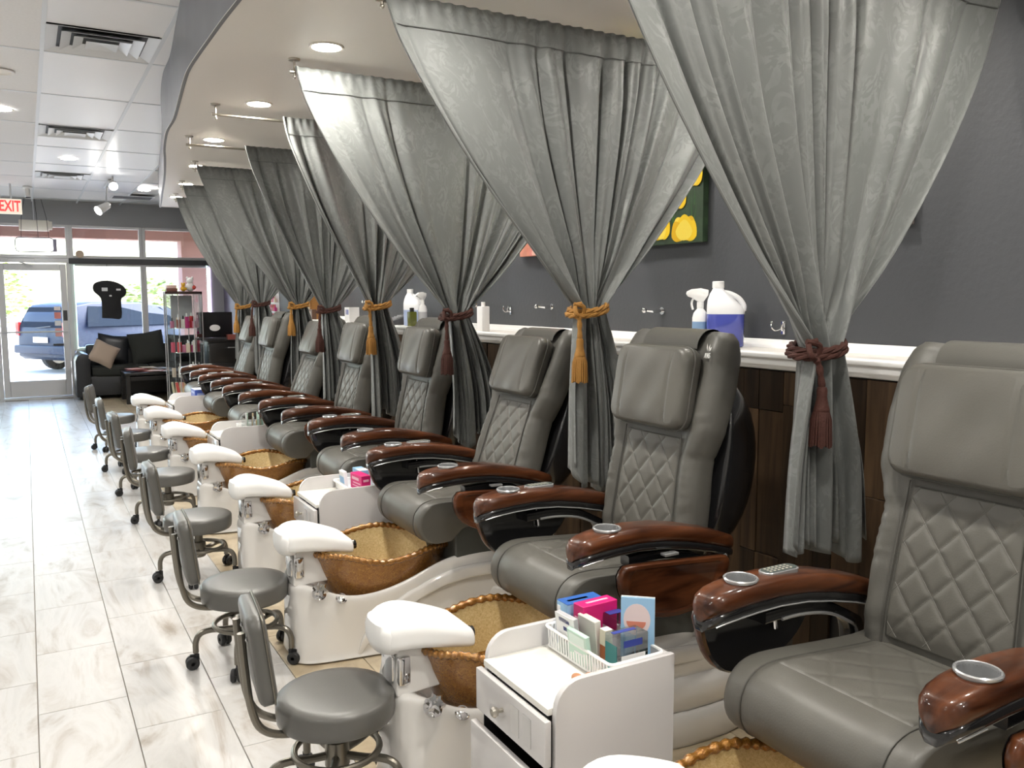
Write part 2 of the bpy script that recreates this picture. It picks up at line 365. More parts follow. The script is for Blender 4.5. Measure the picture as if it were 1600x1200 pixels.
# low wall of reclaimed planks with a white ledge on it
LF = 2.608
low = struct('wall_wainscot', MB().box(LF, WX, YB, 10.4, 0, 1.245), MT['blackwood'], smooth=False)
rp = random.Random(3)
cnt = 0; y = .9
while y < 8.9:
    wd = rp.choice([.085, .11, .13, .15])
    z = 0.02
    while z < 1.24:
        h = rp.choice([.34, .46, .60, .75]); z1 = min(z+h, 1.243)
        if 1.243-z1 < .09: z1 = 1.243
        if z1 > .4 and cnt < 290:
            d = rp.uniform(.008, .016)
            o = MB().box(-d/2, d/2, -wd/2+.001, wd/2-.001, -(z1-z)/2+.001, (z1-z)/2-.001).build('wall_plank', MT['plank'], low, (LF-d/2, y+wd/2, (z+z1)/2), bevel=.0015, seg=1); cnt += 1
        z = z1
    y += wd
t1 = struct('trim_1', MB().box(LF-.03, WX, YB, 10.4, 1.285, 1.309), MT['counter'], bevel=.004)
prof = [(LF+.0, 1.245), (LF-.022, 1.249), (LF-.028, 1.262), (LF-.034, 1.268), (LF-.034, 1.290), (LF-.046, 1.296), (LF-.046, 1.312), (LF-.040, 1.317), (LF+.012, 1.317), (LF+.012, 1.30), (LF, 1.29)]
struct('trim_2', MB().prism(prof, YB, 10.4), MT['trim'], bevel=.002, seg=1)
prof = [(WX-.004, 1.309), (WX-.05, 1.309), (WX-.045, 1.322), (WX-.022, 1.33), (WX-.016, 1.343), (WX-.004, 1.347)]
struct('trim_3', MB().prism(prof, YB, 10.4), MT['trim'], bevel=.001, seg=1)

# front wall: header, piers, knee wall, aluminium frames, glass, door
fw = MB().box(LX, WX, YF, YF+.18, 2.69, CH+.1)
fw.box(2.75, WX, YF, YF+.18, 0, 2.69).box(.66, 2.75, YF, YF+.18, 0, .72).box(LX, -4.0, YF, YF+.18, 0, 2.69)
struct('wall_front', fw, MT['wall_front'], smooth=False)
def window(n, x0, x1, z0, z1, m=.05, glass='glass'):
    r = thing('window_%d' % n, None, None, (0, 0, 0)); r['kind'] = 'structure'
    a, b = YF+.02, YF+.10
    for p_, q_, c_, d_ in ((x0+m, x1-m, z0, z0+m), (x0+m, x1-m, z1-m, z1), (x0, x0+m, z0, z1), (x1-m, x1, z0, z1)): MB().box(p_, q_, a, b, c_, d_).build('window_frame', MT['alu'], r, bevel=.004, seg=1)
    MB().box(x0+m*.6, x1-m*.6, YF+.055, YF+.061, z0+m*.6, z1-m*.6).build('glass_pane', MT[glass], r, smooth=False)
    return r
window(1, .64, 1.70, .72, 2.10, .045, 'tint_glass'); window(2, 1.70, 2.75, .72, 2.10, .045, 'tint_glass')
window(3, -.44, .64, 2.17, 2.70); window(4, .64, 1.70, 2.17, 2.70); window(5, 1.70, 2.75, 2.17, 2.70)
window(6, -2.2, -.44, .06, 2.10, .05); window(7, -2.2, -.44, 2.17, 2.70); window(8, -4.0, -2.2, .06, 2.10, .05); window(9, -4.0, -2.2, 2.17, 2.70)
struct('trim_4', MB().box(-4.0, .62, YF, YF+.1, 2.10, 2.17), MT['alu'], bevel=.005, seg=1)
struct('trim_5', MB().box(.62, 2.75, YF-.03, YF+.1, 2.09, 2.175), MT['dark_bar'], bevel=.005, seg=1)
dr = thing('door_1', None, None, (0, 0, 0)); dr['kind'] = 'structure'
a, b = YF+.01, YF+.10
for p_, q_ in ((-.44, -.36), (.58, .64)): MB().box(p_, q_, a, b, 0, 2.10).build('door_jamb', MT['alu'], dr, bevel=.005, seg=1)
for p_, q_, c_, d_ in ((-.355, -.27, .02, 2.08), (.49, .575, .02, 2.08), (-.27, .49, 1.98, 2.08), (-.27, .49, .02, .27)): MB().box(p_, q_, a, b, c_, d_).build('door_frame', MT['alu'], dr, bevel=.005, seg=1)
MB().box(-.29, .51, YF+.05, YF+.056, .25, 2.0).build('glass_pane', MT['glass'], dr, smooth=False)
MB().tube([(-.33, YF-.05, 1.03), (.55, YF-.05, 1.03)], .014).tube([(-.31, YF-.05, 1.03), (-.31, YF+.02, 1.03)], .01).tube([(.53, YF-.05, 1.03), (.53, YF+.02, 1.03)], .01).build('push_bar', MT['alu'], dr)
MB().box(.505, .56, YF-.01, YF+.012, 1.20, 1.36).build('door_lock', MT['dark_bar'], dr, bevel=.004)
MB().box(.34, .50, YF+.03, YF+.048, .80, .84).build('letter_slot', MT['dark_bar'], dr, bevel=.004)
MB().box(-.21, .15, YF-.06, YF+.0, 2.10, 2.155).tube([(-.05, YF-.03, 2.10), (.12, YF-.05, 2.05)], .01).build('door_closer', MT['alu'], dr, bevel=.004, seg=1)
for i, (z0, z1, c) in enumerate([(1.23, 1.33, (.75, .25, .2)), (1.12, 1.20, (.8, .8, .8)), (.95, 1.08, (.8, .4, .35)), (1.36, 1.42, (.85, .75, .7))]):
    MB().box(.38, .47, YF+.044, YF+.048, z0, z1).build('door_sticker', flat('sticker_%d' % i, c), dr, smooth=False)
MB().box(-.44, .66, YF-.22, YF+.1, 0, .012).build('threshold', MT['alu'], dr, smooth=False)
# led strings round the windows
led = MB()
for i in range(46): led.sphere((.69, YF+.01, .76+i*.029), .006, 6, 4)
for i in range(70): led.sphere((.70+i*.029, YF+.01, .77), .006, 6, 4)
for i in range(46): led.sphere((2.69, YF+.01, .78+i*.029), .006, 6, 4)
for i in range(40): led.sphere((-.47, YF+.01, .5+i*.035), .007, 6, 4)
tag(led.build('light_string', flat('led_cyan', (.6, .9, .85), emit=(.55, 1, .85), estr=4)), 'string of tiny pale green lights outlining the shop windows', 'lights', kind='stuff')
tag(MB().tube([(2.72, YF-.005, .8), (2.72, YF-.005, 2.06)], .014).build('light_tube', flat('violet_tube', (.8, .7, .9), emit=(.80, .6, 1), estr=3)), 'thin violet light tube upright at the right edge of the front window', 'light')

# main ceiling: grid of boards, tees
ceil = struct('ceiling', MB().box(LX, WX, YB, YF, CH+.03, CH+.1), MT['wall_plain'], smooth=False)
CX, CY, CW, CL = .163, 6.028, .61, 1.22
bd = MB().box(-CW/2+.008, CW/2-.008, -CL/2+.008, CL/2-.008, 0, .018).mesh('ceiling_board', MT['ceil_gloss'], smooth=False)
bd2 = MB().box(-CW/2+.008, CW/2-.008, -CL/2+.008, CL/2-.008, 0, .018).mesh('ceiling_board_rough', MT['ceil'], smooth=False)
vent_cells = [(CX, 5.40), (CX, 8.49), (CX, 11.58)]
tees = MB(); xs = [CX+CW*k for k in range(-8, 4)]; ys = [CY+CL*k for k in range(-8, 8)]
for x in xs:
    if LX < x < WX: tees.box(x-.012, x+.012, YB, YF, CH-.004, CH+.004)
for y_ in ys:
    if YB < y_ < YF: tees.box(LX, 1.9, y_-.012, y_+.012, CH-.003, CH+.004)
rest = MB()
for i, x in enumerate(xs):
    for y_ in ys:
        cx, cy = x+CW/2, y_+CL/2
        if cx+CW/2 > 1.95 or cx-CW/2 < LX or cy+CL/2 > YF+.4 or cy-CL/2 < YB-.4: continue
        x0, x1, y0, y1 = cx-CW/2, cx+CW/2, max(cy-CL/2, YB), min(cy+CL/2, YF)
        near = x > -1.3 and y_ > 2
        hit = [v for v in vent_cells if abs(v[0]-x0) < .02 and y0-.05 < v[1]+.29 < y1+.05]
        if hit:
            va = hit[0][1]
            for ya, yb_ in ((y0, va), (va+.58, y1)):
                if yb_-ya > .03: MB().box(x0+.008, x1-.008, ya+.008, yb_-.004, CH, CH+.018).build('ceiling_board', MT['ceil_gloss'], ceil, smooth=False)
        elif near and y1-y0 > 1.2: place(bd2 if x < CX-.1 else bd, 'ceiling_board', ceil, (cx, cy, CH))
        else: rest.box(x0+.008, x1-.008, y0+.008, y1-.008, CH, CH+.018)
rest.build('far_ceiling_boards', MT['ceil_gloss'], ceil, smooth=False)['kind'] = 'stuff'
tees.build('ceiling_tees', MT['tee'], ceil, smooth=False)['kind'] = 'stuff'

# dropped soffit with a wavy edge
edge = [(-3.2, .95), (-1.5, 1.02), (0, .95), (1.3, .86), (2.4, .78), (3.41, .744), (3.95, .738), (4.45, .740), (4.75, .759), (5.2, .801), (5.77, .853), (6.23, .873), (6.9, .945), (7.51, 1.030), (8.6, 1.17), (9.74, 1.300), (10.6, 1.40), (11.28, 1.476)]
epts = smooth_path([(x*1.0, y_, 0) for y_, x in edge], 4)
sf = MB(); sf.cur = 0
Z0, Z1 = SZ, CH+.02
nE = len(epts)
sf.add([(p.x, p.y, Z0) for p in epts]+[(WX, p.y, Z0) for p in epts], [(i, i+1, nE+i+1, nE+i) for i in range(nE-1)])
struct('ceiling_soffit', sf, MT['soffit'], fix=False)
fa = MB(); th = .02
fa.loft([[(p.x, p.y, Z0-.004), (p.x+th, p.y, Z0-.004), (p.x+th, p.y, Z1), (p.x, p.y, Z1)] for p in epts])
struct('trim_6', fa, MT['fascia'])
e = epts[-1]
struct('trim_7', MB().box(e.x, WX, e.y-.02, e.y, Z0-.004, Z1), MT['soffit'], smooth=False)
# thin pale bead along the soffit edge
struct('trim_8', MB().tube([(p.x+.002, p.y, Z0-.003) for p in epts], .002, 6), MT['trim'])

# ------------------------------------------------------------------ exterior
gr = MB().box(-60, 60, YF+.18, 120, -.16, -.06).build('ground_outside', MT['asphalt'], smooth=False); gr['kind'] = 'structure'
sw = MB().box(-30, 30, YF+.18, 17.7, -.06, -.004).build('pavement_outside', MT['asphalt'], smooth=False); sw['kind'] = 'structure'
ov = MB().box(-30, 30, 17.35, 17.75, 2.63, 3.6).box(-30, 30, YF+.18, 17.35, 3.15, 3.3).build('overhang_outside', MT['stucco'], smooth=False); ov['kind'] = 'structure'
rf = MB().box(LX-.3, WX+.3, YB-.3, YF+.3, CH+.1, CH+.25).build('roof_outside', MT['wall_plain'], smooth=False); rf['kind'] = 'structure'
co = MB().box(2.62, 3.35, 17.3, 17.8, -.06, 2.63).build('column_outside', MT['stucco'], smooth=False); co['kind'] = 'structure'

def make_car(name, label, loc, rz, prof, glass, L_, wheels, tail=False):
    """prof: (x, z) side outline; body lofted across its width with a tucked-in cabin"""
    r = thing(name, label, 'car', loc, rz)
    hw = .90; rings = []
    for fy in (-1, -.97, -.86, -.5, 0, .5, .86, .97, 1):
        ring = []
        for x, z in prof:
            tuck = 1 - .20*sstep(.85, 1.5, z)
            k = 1 if abs(fy) < .9 else (.985 if abs(fy) < .98 else .95)
            cx, cz = L_/2, .75
            ring.append((cx+(x-cx)*k, fy*hw*tuck, cz+(z-cz)*k))
        rings.append(ring)
    MB().loft(rings).build('car_body', MT['car'], r, bevel=0, ang=50)
    for nm, poly, off in glass:
        g = MB()
        if nm == 'side':
            for s in (-1, 1):
                g.add([(x, s*(hw*(1-.20*sstep(.85, 1.5, z))+.004), z) for x, z in poly], [tuple(range(len(poly)))])
        else:
            (x0, z0), (x1, z1) = poly; w0, w1 = hw*(1-.20*sstep(.85, 1.5, z0))-.07, hw*(1-.20*sstep(.85, 1.5, z1))-.07
            dx, dz = off
            g.add([(x0+dx, -w0, z0+dz), (x0+dx, w0, z0+dz), (x1+dx, w1, z1+dz), (x1+dx, -w1, z1+dz)], [(0, 1, 2, 3)])
        g.build('side_window' if nm == 'side' else 'windscreen', MT['car_glass'], r, smooth=False)
    for x in wheels:
        for s in (-1, 1):
            Mw = Matrix.Translation((x, s*.80, .33)) @ Matrix.Rotation(pi/2, 4, 'X')
            wh = MB().lathe([(.2, -.1), (.31, -.1), (.335, -.07), (.335, .07), (.31, .1), (.2, .1)], 24, M4=Mw).build('wheel', MT['rubber'], r)
            MB().lathe([(.0, -.105), (.2, -.105), (.21, -.08), (.21, .08), (.2, .105), (.0, .105)], 16, M4=Mw).build('hub_cap', MT['alu'], wh)
    if tail:
        for s in (-1, 1): MB().box(-.02, .05, s*.82-.06, s*.82+.06, .8, 1.1).build('tail_light', MT['red_lens'], r, bevel=.01)
        MB().tube([(-.035, .1, .98), (-.045, -.42, 1.02)], .012, 6).build('wiper', MT['black_matte'], r)
        MB().box(-.09, 0, -.86, .86, .42, .60).build('bumper', MT['car'], r, bevel=.03)
        MB().box(-.03, -.015, -.25, .25, .66, .78).build('number_plate', MT['paper'], r, bevel=.004)
    return r
suv = [(.0, .35), (0, .62), (.01, .95), (.10, 1.25), (.24, 1.46), (.7, 1.53), (2.0, 1.52), (2.7, 1.42), (3.3, 1.05), (4.2, .95), (4.5, .75), (4.55, .4), (4.4, .28), (3.95, .28), (.5, .28), (.1, .28)]
make_car('parked_car', 'dark blue hatchback parked outside the shop, its tail seen through the glass door', (.25, 21.0, -.06), radians(32), suv,
         [('w', ((.02, .98), (.2, 1.41)), (-.012, .01)), ('side', [(.5, 1.0), (2.9, 1.0), (2.5, 1.40), (.62, 1.44)], None), ('w', ((3.28, 1.07), (2.74, 1.4)), (.01, .015))], 4.5, (.85, 3.6), True)
# bush and trees beyond the cars
def foliage(name, label, c, rx, rz_, n, seed, mat='leaf'):
    r = thing(name, label, 'bush', (c[0], c[1], -.06)); q = random.Random(seed); fo = MB()
    for i in range(n):
        while True:
            p = Vector((q.uniform(-1, 1), q.uniform(-1, 1), q.uniform(-1, 1)))
            if .25 < p.length < 1: break
        p = Vector((p.x*rx, p.y*rx, c[2]+p.z*rz_)); s = q.uniform(.10, .2)
        Mr = Matrix.Translation(p) @ Matrix.Rotation(q.uniform(0, 6.3), 4, 'Z') @ Matrix.Rotation(q.uniform(-1.2, 1.2), 4, 'X')
        fo.add([Mr @ Vector(v) for v in ((-s, 0, 0), (0, -s*.45, .02), (s, 0, 0), (0, s*.45, .02))], [(0, 1, 2, 3)])
    o = fo.build('foliage', MT[mat], r, smooth=False, fix=False); o['kind'] = 'stuff'
    MB().tube([(0, 0, 0), (.05, .02, c[2]*.5), (0, 0, c[2])], [.09, .07, .04], 8).build('trunk', MT['bark'], r)
foliage('bush', 'yellow green bush outside, seen to the right of the hanging dark shape', (4.0, 33, 1.1), 1.5, 1.3, 700, 1)
foliage('bush', 'distant pale green bush outside, seen through the glass door', (-1.0, 46, 1.9), 1.3, 1.6, 500, 2)

# ------------------------------------------------------------------ pedicure spa chair
# local frame: x towards the wall from X0, y along the row, z up
X0 = 1.60
def seat_parts(root):
    pr = [(1.565, .470), (1.495, .468), (1.445, .490), (1.418, .535), (1.420, .590), (1.450, .632), (1.505, .652), (1.60, .650), (1.75, .638), (1.90, .628), (1.985, .632), (2.01, .60), (2.0, .55), (1.80, .535), (1.64, .525), (1.60, .50)]
    pr = [tuple(p)[:2] for p in smooth_path([(x, z, 0) for x, z in pr+[pr[0]]], 3)[:-1]]
    cx, cz = 1.70, .575
    def ring(y, k, inset=0):
        out = []
        for x, z in pr:
            dx, dz = x-cx, z-cz
            out.append((cx+dx*k-X0, y, cz+dz*(k if inset == 0 else 1)-inset*(.006 if z > .56 or x < 1.48 else 0)))
        return out
    ys = [(.255, .93), (.254, .96), (.248, .985), (.236, .998), (.215, 1.0), (.196, 1.0), (.1915, .990), (.187, 1.0), (.1, 1.003), (0, 1.004)]
    rings = [ring(-y, k) for y, k in ys]+[ring(y, k) for y, k in ys[::-1][1:]]
    st = MB().loft(rings).build('seat', MT['leather'], root, ang=60)
    # stitched diamond panel let into the seat top
    top = sorted([p for p in pr if p[1] > .60], key=lambda p: p[0])
    def fn(u, v):
        x = lerp(1.525, 1.90, v); hw = lerp(.186, .17, v); y = lerp(-hw, hw, u)
        z = interp(top, x)
        a = (x-1.5)/.15; b = y/.125; d1 = abs(((a+b) % 1)-.5)*2; d2 = abs(((a-b) % 1)-.5)*2
        e = min(u, 1-u, v, 1-v)
        h = .0045*(1-max(d1, d2)**6) * min(1, e*14) + .001 + .0015*min(1, e*20)
        if e < 1e-6: h = -.004
        return (x-X0, y, z+h)
    MB().grid(61, 61, fn).build('quilted_panel', MT['leather'], st, ang=80)
    # dark piping along the two seat seams
    for s in (-1, 1):
        path = [(x-X0, s*.1915, z+.0) for x, z in pr if (z > .55 and x < 1.98) or x < 1.5]
        path.sort(key=lambda p: atan2(p[2]-.56, p[0]+X0-1.6), reverse=False)
        path = [(x-X0, s*.1915, z) for x, z in pr if x < 1.5 or z > .60]
        MB().tube(path, .0022, 6).build('seat_piping', MT['seam'], st)
    return st

BP = (1.955-X0, 0, .60)      # backrest pivot
def back_section(w_):
    """half width and thickness of the backrest at height w_ above the pivot"""
    hw = interp([(0, .245), (.08, .252), (.25, .248), (.36, .238), (.40, .246), (.48, .272), (.62, .280), (.74, .272), (.80, .255), (.825, .235)], w_)
    th = interp([(0, .10), (.1, .13), (.4, .125), (.6, .14), (.76, .13), (.81, .09), (.825, .05)], w_)
    return hw, th
def back_parts(root):
    rings = []
    W = [k*.0125 for k in range(0, 62)]+[.775, .79, .80, .81, .818, .823, .826]
    NR = 44
    for w_ in W:
        hw, th = back_section(w_); ring = []
        c = interp([(0, .0), (.3, .012), (.5, .01), (.8, -.012)], w_)         # gentle lumbar curve
        for k in range(NR):
            a = 2*pi*k/NR; ca, sa = cos(a), sin(a)
            u = hw*math.copysign(abs(ca)**.55, ca); n = th/2*math.copysign(abs(sa)**.55, sa)
            if sa > 0:      # front face: bolsters stand proud of the middle panel
                q = abs(u)/hw
                n += .018*sstep(.68, .80, q)*(1-sstep(.9, 1, q)) - .010*(1-sstep(.58, .70, q))
                n += .010*(abs(sin(w_*62+2.5*sin(w_*21)+u*16))**.35-.6)*sstep(.70, .82, q)*(1-sstep(.93, 1, q))*(1-.7*sstep(.5, .6, w_))
            dip = exp(-((w_-.385)/.009)**2); n *= 1-.06*dip; u *= 1-.02*dip
            ring.append((-(n)-c, u, w_))
        rings.append(ring)
    bk = MB().loft(rings).build('backrest', MT['leather_side'], root, loc=BP, ang=70)
    # stitched diamonds down the middle
    def fn(u, v):
        w_ = lerp(.035, .445, v); hw = lerp(.172, .150, v); y = lerp(-hw, hw, u)
        _, th = back_section(w_); c = interp([(0, .0), (.3, .012), (.5, .01), (.8, -.012)], w_)
        a = w_/.118; b = y/.098; d1 = abs(((a+b) % 1)-.5)*2; d2 = abs(((a-b) % 1)-.5)*2
        e = min(u, 1-u, v, 1-v)
        h = .0065*(1-max(d1, d2)**5)*min(1, e*10)+.004
        if e < 1e-6: h = -.02
        return (-(th/2-.008+h)-c, y, w_)
    MB().grid(73, 97, fn).build('quilted_panel', MT['leather'], bk, ang=80)
    stt = MB()
    for fam in (1, -1):
        for kk in range(-8, 9):
            run = []
            for i in range(60):
                w_ = lerp(.045, .438, i/59); b = (kk-fam*w_/.118)*1.0; y = b*.098 if True else 0
                hw = lerp(.172, .150, (w_-.035)/.41)-.006
                _, th = back_section(w_); c = interp([(0, .0), (.3, .012), (.5, .01), (.8, -.012)], w_)
                y = fam*((kk-w_/.118) if fam == 1 else (w_/.118-kk))*.098*fam if False else (kk-w_/.118)*.098*fam
                p = (-(th/2-.008+.0048)-c, y, w_)
                if abs(y) < hw: run.append(p)
                else:
                    if len(run) > 2: stt.tube(run, .0011, 4)
                    run = []
            if len(run) > 2: stt.tube(run, .0011, 4)
    stt.build('stitching', MT['stitch'], bk)
    for s in (-1, 1):
        pts = []
        for i in range(24):
            w_ = lerp(.02, .455, i/23); _, th = back_section(w_); c = interp([(0, .0), (.3, .012), (.5, .01), (.8, -.012)], w_)
            pts.append((-(th/2*.95+.004)-c, s*lerp(.176, .155, i/23), w_))
        MB().tube(pts, .0028, 6).build('back_piping', MT['seam'], bk)
    # plain band under the pillow
    # headrest pillow with two upright seams
    rings = []
    for i, (x, k) in enumerate([(0, .90), (.010, .965), (.02, .995), (.052, 1.0), (.070, .985), (.080, .95), (.086, .90)]):
        rr = []
        for u, z in rrect(.198*k, .145*k, .05*k, 6):
            nx = x
            if x > .045: nx += .008*(1-(u/.198)**2)*(1-(z/.145)**2) - .004*exp(-((abs(u)-.125)/.006)**2)
            rr.append((-(nx), u, z))
        rings.append(rr)
    def pf(u, v):
        hw, hh = .1785, .1295; yy, zz = lerp(-hw, hw, u), lerp(-hh, hh, v)
        # squircle corners
        yy, zz = yy*sqrt(1-.12*(zz/hh)**4), zz*sqrt(1-.12*(yy/hw)**4)
        n = .0862+.012*(1-(yy/hw)**4)*(1-(zz/hh)**4)-.006*exp(-((abs(yy)-.125)/.005)**2) + .002*sin(yy*40+zz*25)*(1-(yy/hw)**2)
        return (-n, yy, zz)
    pm = MB().loft(rings, cap=True); pm.grid(57, 41, pf)
    pl = pm.build('headrest_pillow', MT['leather'], bk, loc=(-.058, 0, .612), ang=70)
    pip = [(-.044, u, z) for u, z in rrect(.1992, .1462, .051, 6)]
    MB().tube(pip, .0035, 6, loop=True).build('pillow_piping', MT['leather_side'], pl)
    # strap flap folded over the top of the backrest
    def sf_(u, v):
        y = lerp(-.15, .15, u); a = lerp(-.2, pi*.93, v)
        return (-.072*cos(a)+.012, y, .772+.066*max(-.6, sin(a)))
    MB().grid(16, 14, sf_).build('pillow_strap', MT['leather_side'], bk)
    return bk
def shell_part(root):
    rings = []
    for i in range(15):
        t = i/14; w_ = lerp(-.02, .72, t)
        hw = .245*sqrt(max(.02, 1-abs(2*t-1)**3.2)); d = .045+.175*sin(pi*min(1, t*1.02+.0))**.7
        ring = []
        for k in range(28):
            a = 2*pi*k/28; ca, sa = cos(a), sin(a)
            u = hw*math.copysign(abs(ca)**.6, ca); n = (d if sa > 0 else .03)*abs(sa)**.7*(1 if sa > 0 else -1)
            ring.append((.085+n, u, w_))
        rings.append(ring)
    return MB().loft(rings).build('back_shell', MT['black_shell'], root, loc=BP, ang=60)
def arm_parts(root, s):
    """s=-1: arm nearest the camera, s=+1: far arm"""
    yc = s*.312
    st = [(x, z-.03, h_) for x, z, h_ in [(1.393, .806, .016), (1.398, .822, .030), (1.412, .833, .042), (1.44, .841, .050), (1.48, .847, .0545), (1.54, .852, .056), (1.62, .854, .0565), (1.72, .847, .056), (1.82, .830, .0545), (1.92, .806, .050), (1.99, .784, .044), (2.03, .770, .034), (2.045, .763, .018)]]
    def rings(dt, db, k):
        out = []
        for x, zt, hw in st:
            z1, z0 = zt-dt, zt-db
            if hw < .045: sh = (.045-hw)*.55; z0 = min(z0+sh, z1-.006); z1 = z1-sh*.25
            hh = (z1-z0)/2; out.append([(x-X0, yc+u, (z0+z1)/2+w_) for u, w_ in rrect(hw*k, hh, hh*.85, 5)])
        return out
    ar = MB().loft(rings(0, .054, 1)).build('armrest', MT['mahogany'], root, ang=60)
    cut = MB().lathe([(.0, -.052), (.041, -.052), (.041, .05), (.0, .05)], 40, (1.530-X0, yc, .8215)).build('cutter', MT['silver'], root)
    bo = ar.modifiers.new('hole', 'BOOLEAN'); bo.operation = 'DIFFERENCE'; bo.object = cut; bo.solver = 'EXACT'
    dg = bpy.context.evaluated_depsgraph_get(); me_ = bpy.data.meshes.new_from_object(ar.evaluated_get(dg)); ar.modifiers.clear(); ar.data = me_
    me_.polygons.foreach_set('use_smooth', [True]*len(me_.polygons)); me_.set_sharp_from_angle(angle=radians(40)); bpy.data.objects.remove(cut)
    MB().loft(rings(.044, .078, .94)).build('armrest_underside', MT['black_gloss'], ar, ang=60)
    tr = []
    for x, zt, hw in (st[2:11] if s > 0 else st[2:5]): tr.append((x-X0, yc-s*0-hw*.96 if True else 0, zt-.071))
    MB().tube(tr, .0022, 6).build('silver_trim', MT['silver'], ar)
    # cup holder
    cx, cz = 1.530-X0, .8215
    MB().lathe([(.0405, -.03), (.0405, .0), (.0445, .001), (.0445, .005), (.042, .0075), (.0385, .0065), (.0375, .0), (.0370, -.03)], 36, (cx, yc, cz)).build('cup_holder', MT['silver'], ar)
    MB().lathe([(.0352, -.040), (.0376, .002)], 32, (cx, yc, cz)).build('cup_inside', MT['cup_in'], ar)
    MB().lathe([(.0, -.0405), (.030, -.0405), (.0352, -.039)], 32, (cx, yc, cz)).build('cup_bottom', MT['silver'], ar)
    if s > 0:
        cp = MB().loft([[(1.66-X0+a*k, yc+b*k, z) for a, b in rrect(.062, .024, .023, 6)] for k, z in ((1, .818), (1, .8275), (.95, .829))]).xf(Matrix.Translation((0, 0, 0))).build('control_panel', MT['silver'], ar)
        cp.location = (.005, 0, 0)
        MB().loft([[(1.66-X0+a, yc+b, z) for a, b in rrect(.057, .0195, .019, 6)] for z in (.828, .8302)]).build('key_field', flat('key_field', (.06, .075, .07), .3), cp)
        kb = MB()
        for i in range(6):
            for j in range(3): kb.lathe([(.0035, 0), (.0035, .0012), (.0, .0012)], 8, (1.62-X0+i*.0145, yc-.011+j*.011, .8302))
        kb.build('keys', flat('pale_keys', (.45, .42, .36), .4), cp)
    # swing-out tray folded against the outer side
    if s < 0: poly = [(1.518, .690), (1.533, .714), (1.58, .722), (1.90, .700), (1.955, .692), (1.965, .665), (1.945, .622), (1.90, .572), (1.83, .542), (1.74, .532), (1.65, .545), (1.565, .585), (1.527, .638)]
    else: poly = [(1.403, .735), (1.413, .756), (1.46, .768), (1.75, .768), (1.80, .750), (1.805, .700), (1.775, .645), (1.72, .602), (1.645, .575), (1.56, .566), (1.49, .580), (1.435, .640)]
    poly = [tuple(p)[:2] for p in smooth_path([(x-X0, z, 0) for x, z in poly+[poly[0]]], 3)[:-1]]
    cx = sum(p[0] for p in poly)/len(poly); cz = sum(p[1] for p in poly)/len(poly)
    sc_ = lambda k: [(cx+(x-cx)*k, cz+(z-cz)*k) for x, z in poly]
    y1, y0 = (s*.402, s*.372) if s < 0 else (s*.358, s*.330)
    tb = MB()
    tb.loft([[(x, y0, z) for x, z in sc_(.97)], [(x, lerp(y0, y1, .25), z) for x, z in sc_(1)], [(x, lerp(y0, y1, .8), z) for x, z in sc_(1)], [(x, y1, z) for x, z in sc_(.97)], [(x, y1+s*.001, z) for x, z in sc_(.84)], [(x, y1-s*.007, z) for x, z in sc_(.80)]])
    ty = tb.build('side_tray', MT['mahogany'], root, ang=50)
    MB().loft([[(x, y0-s*.001, z) for x, z in sc_(.99)], [(x, y0-s*.006, z) for x, z in sc_(.95)]]).build('tray_back', MT['black_gloss'], ty)
    if s > 0: MB().tube([(1.655-X0, y0-s*.014, .735), (1.665-X0, y0-s*.014, .665)], .006, 8).build('tray_rod', MT['chrome'], ty)
    # black arm bracket curving down to the seat side, with its grey strip
    pts = [(1.60, .712), (1.72, .716), (1.83, .700), (1.91, .665), (1.955, .63), (1.965, .55), (1.96, .46)]
    pp = smooth_path([(x-X0, 0, z) for x, z in pts], 4)
    br = MB().loft([[(p.x, yc+s*.0+u, p.z+w_) for u, w_ in rrect(.022, .017, .006, 2)] if i < 10 else [(p.x+w_, yc+u, p.z) for u, w_ in rrect(.022, .03, .006, 2)] for i, p in enumerate(pp)]).build('arm_bracket', MT['black_gloss'], root, ang=50)
    MB().tube([(p.x-.004, yc-s*.024, p.z-.014) for p in pp[2:20]], .005, 6).build('bracket_strip', MT['silver'], br)
    if s < 0:
        MB().lathe([(.017, -.012), (.019, .004), (.012, .012), (.0, .012)], 16, (0, 0, 0), Matrix.Translation((1.985-X0, yc-.040, .668)) @ Matrix.Rotation(pi/2, 4, 'X')).build('pivot_bolt', MT['chrome'], br)
        MB().box(1.955-X0, 2.015-X0, yc-.028, yc+.02, .60, .745).build('pivot_arm', MT['mahogany'], br, bevel=.012)
        MB().box(1.70-X0, 1.755-X0, yc-.078, yc-.052, .727, .735).build('tray_clip', MT['silver'], ty, bevel=.002)
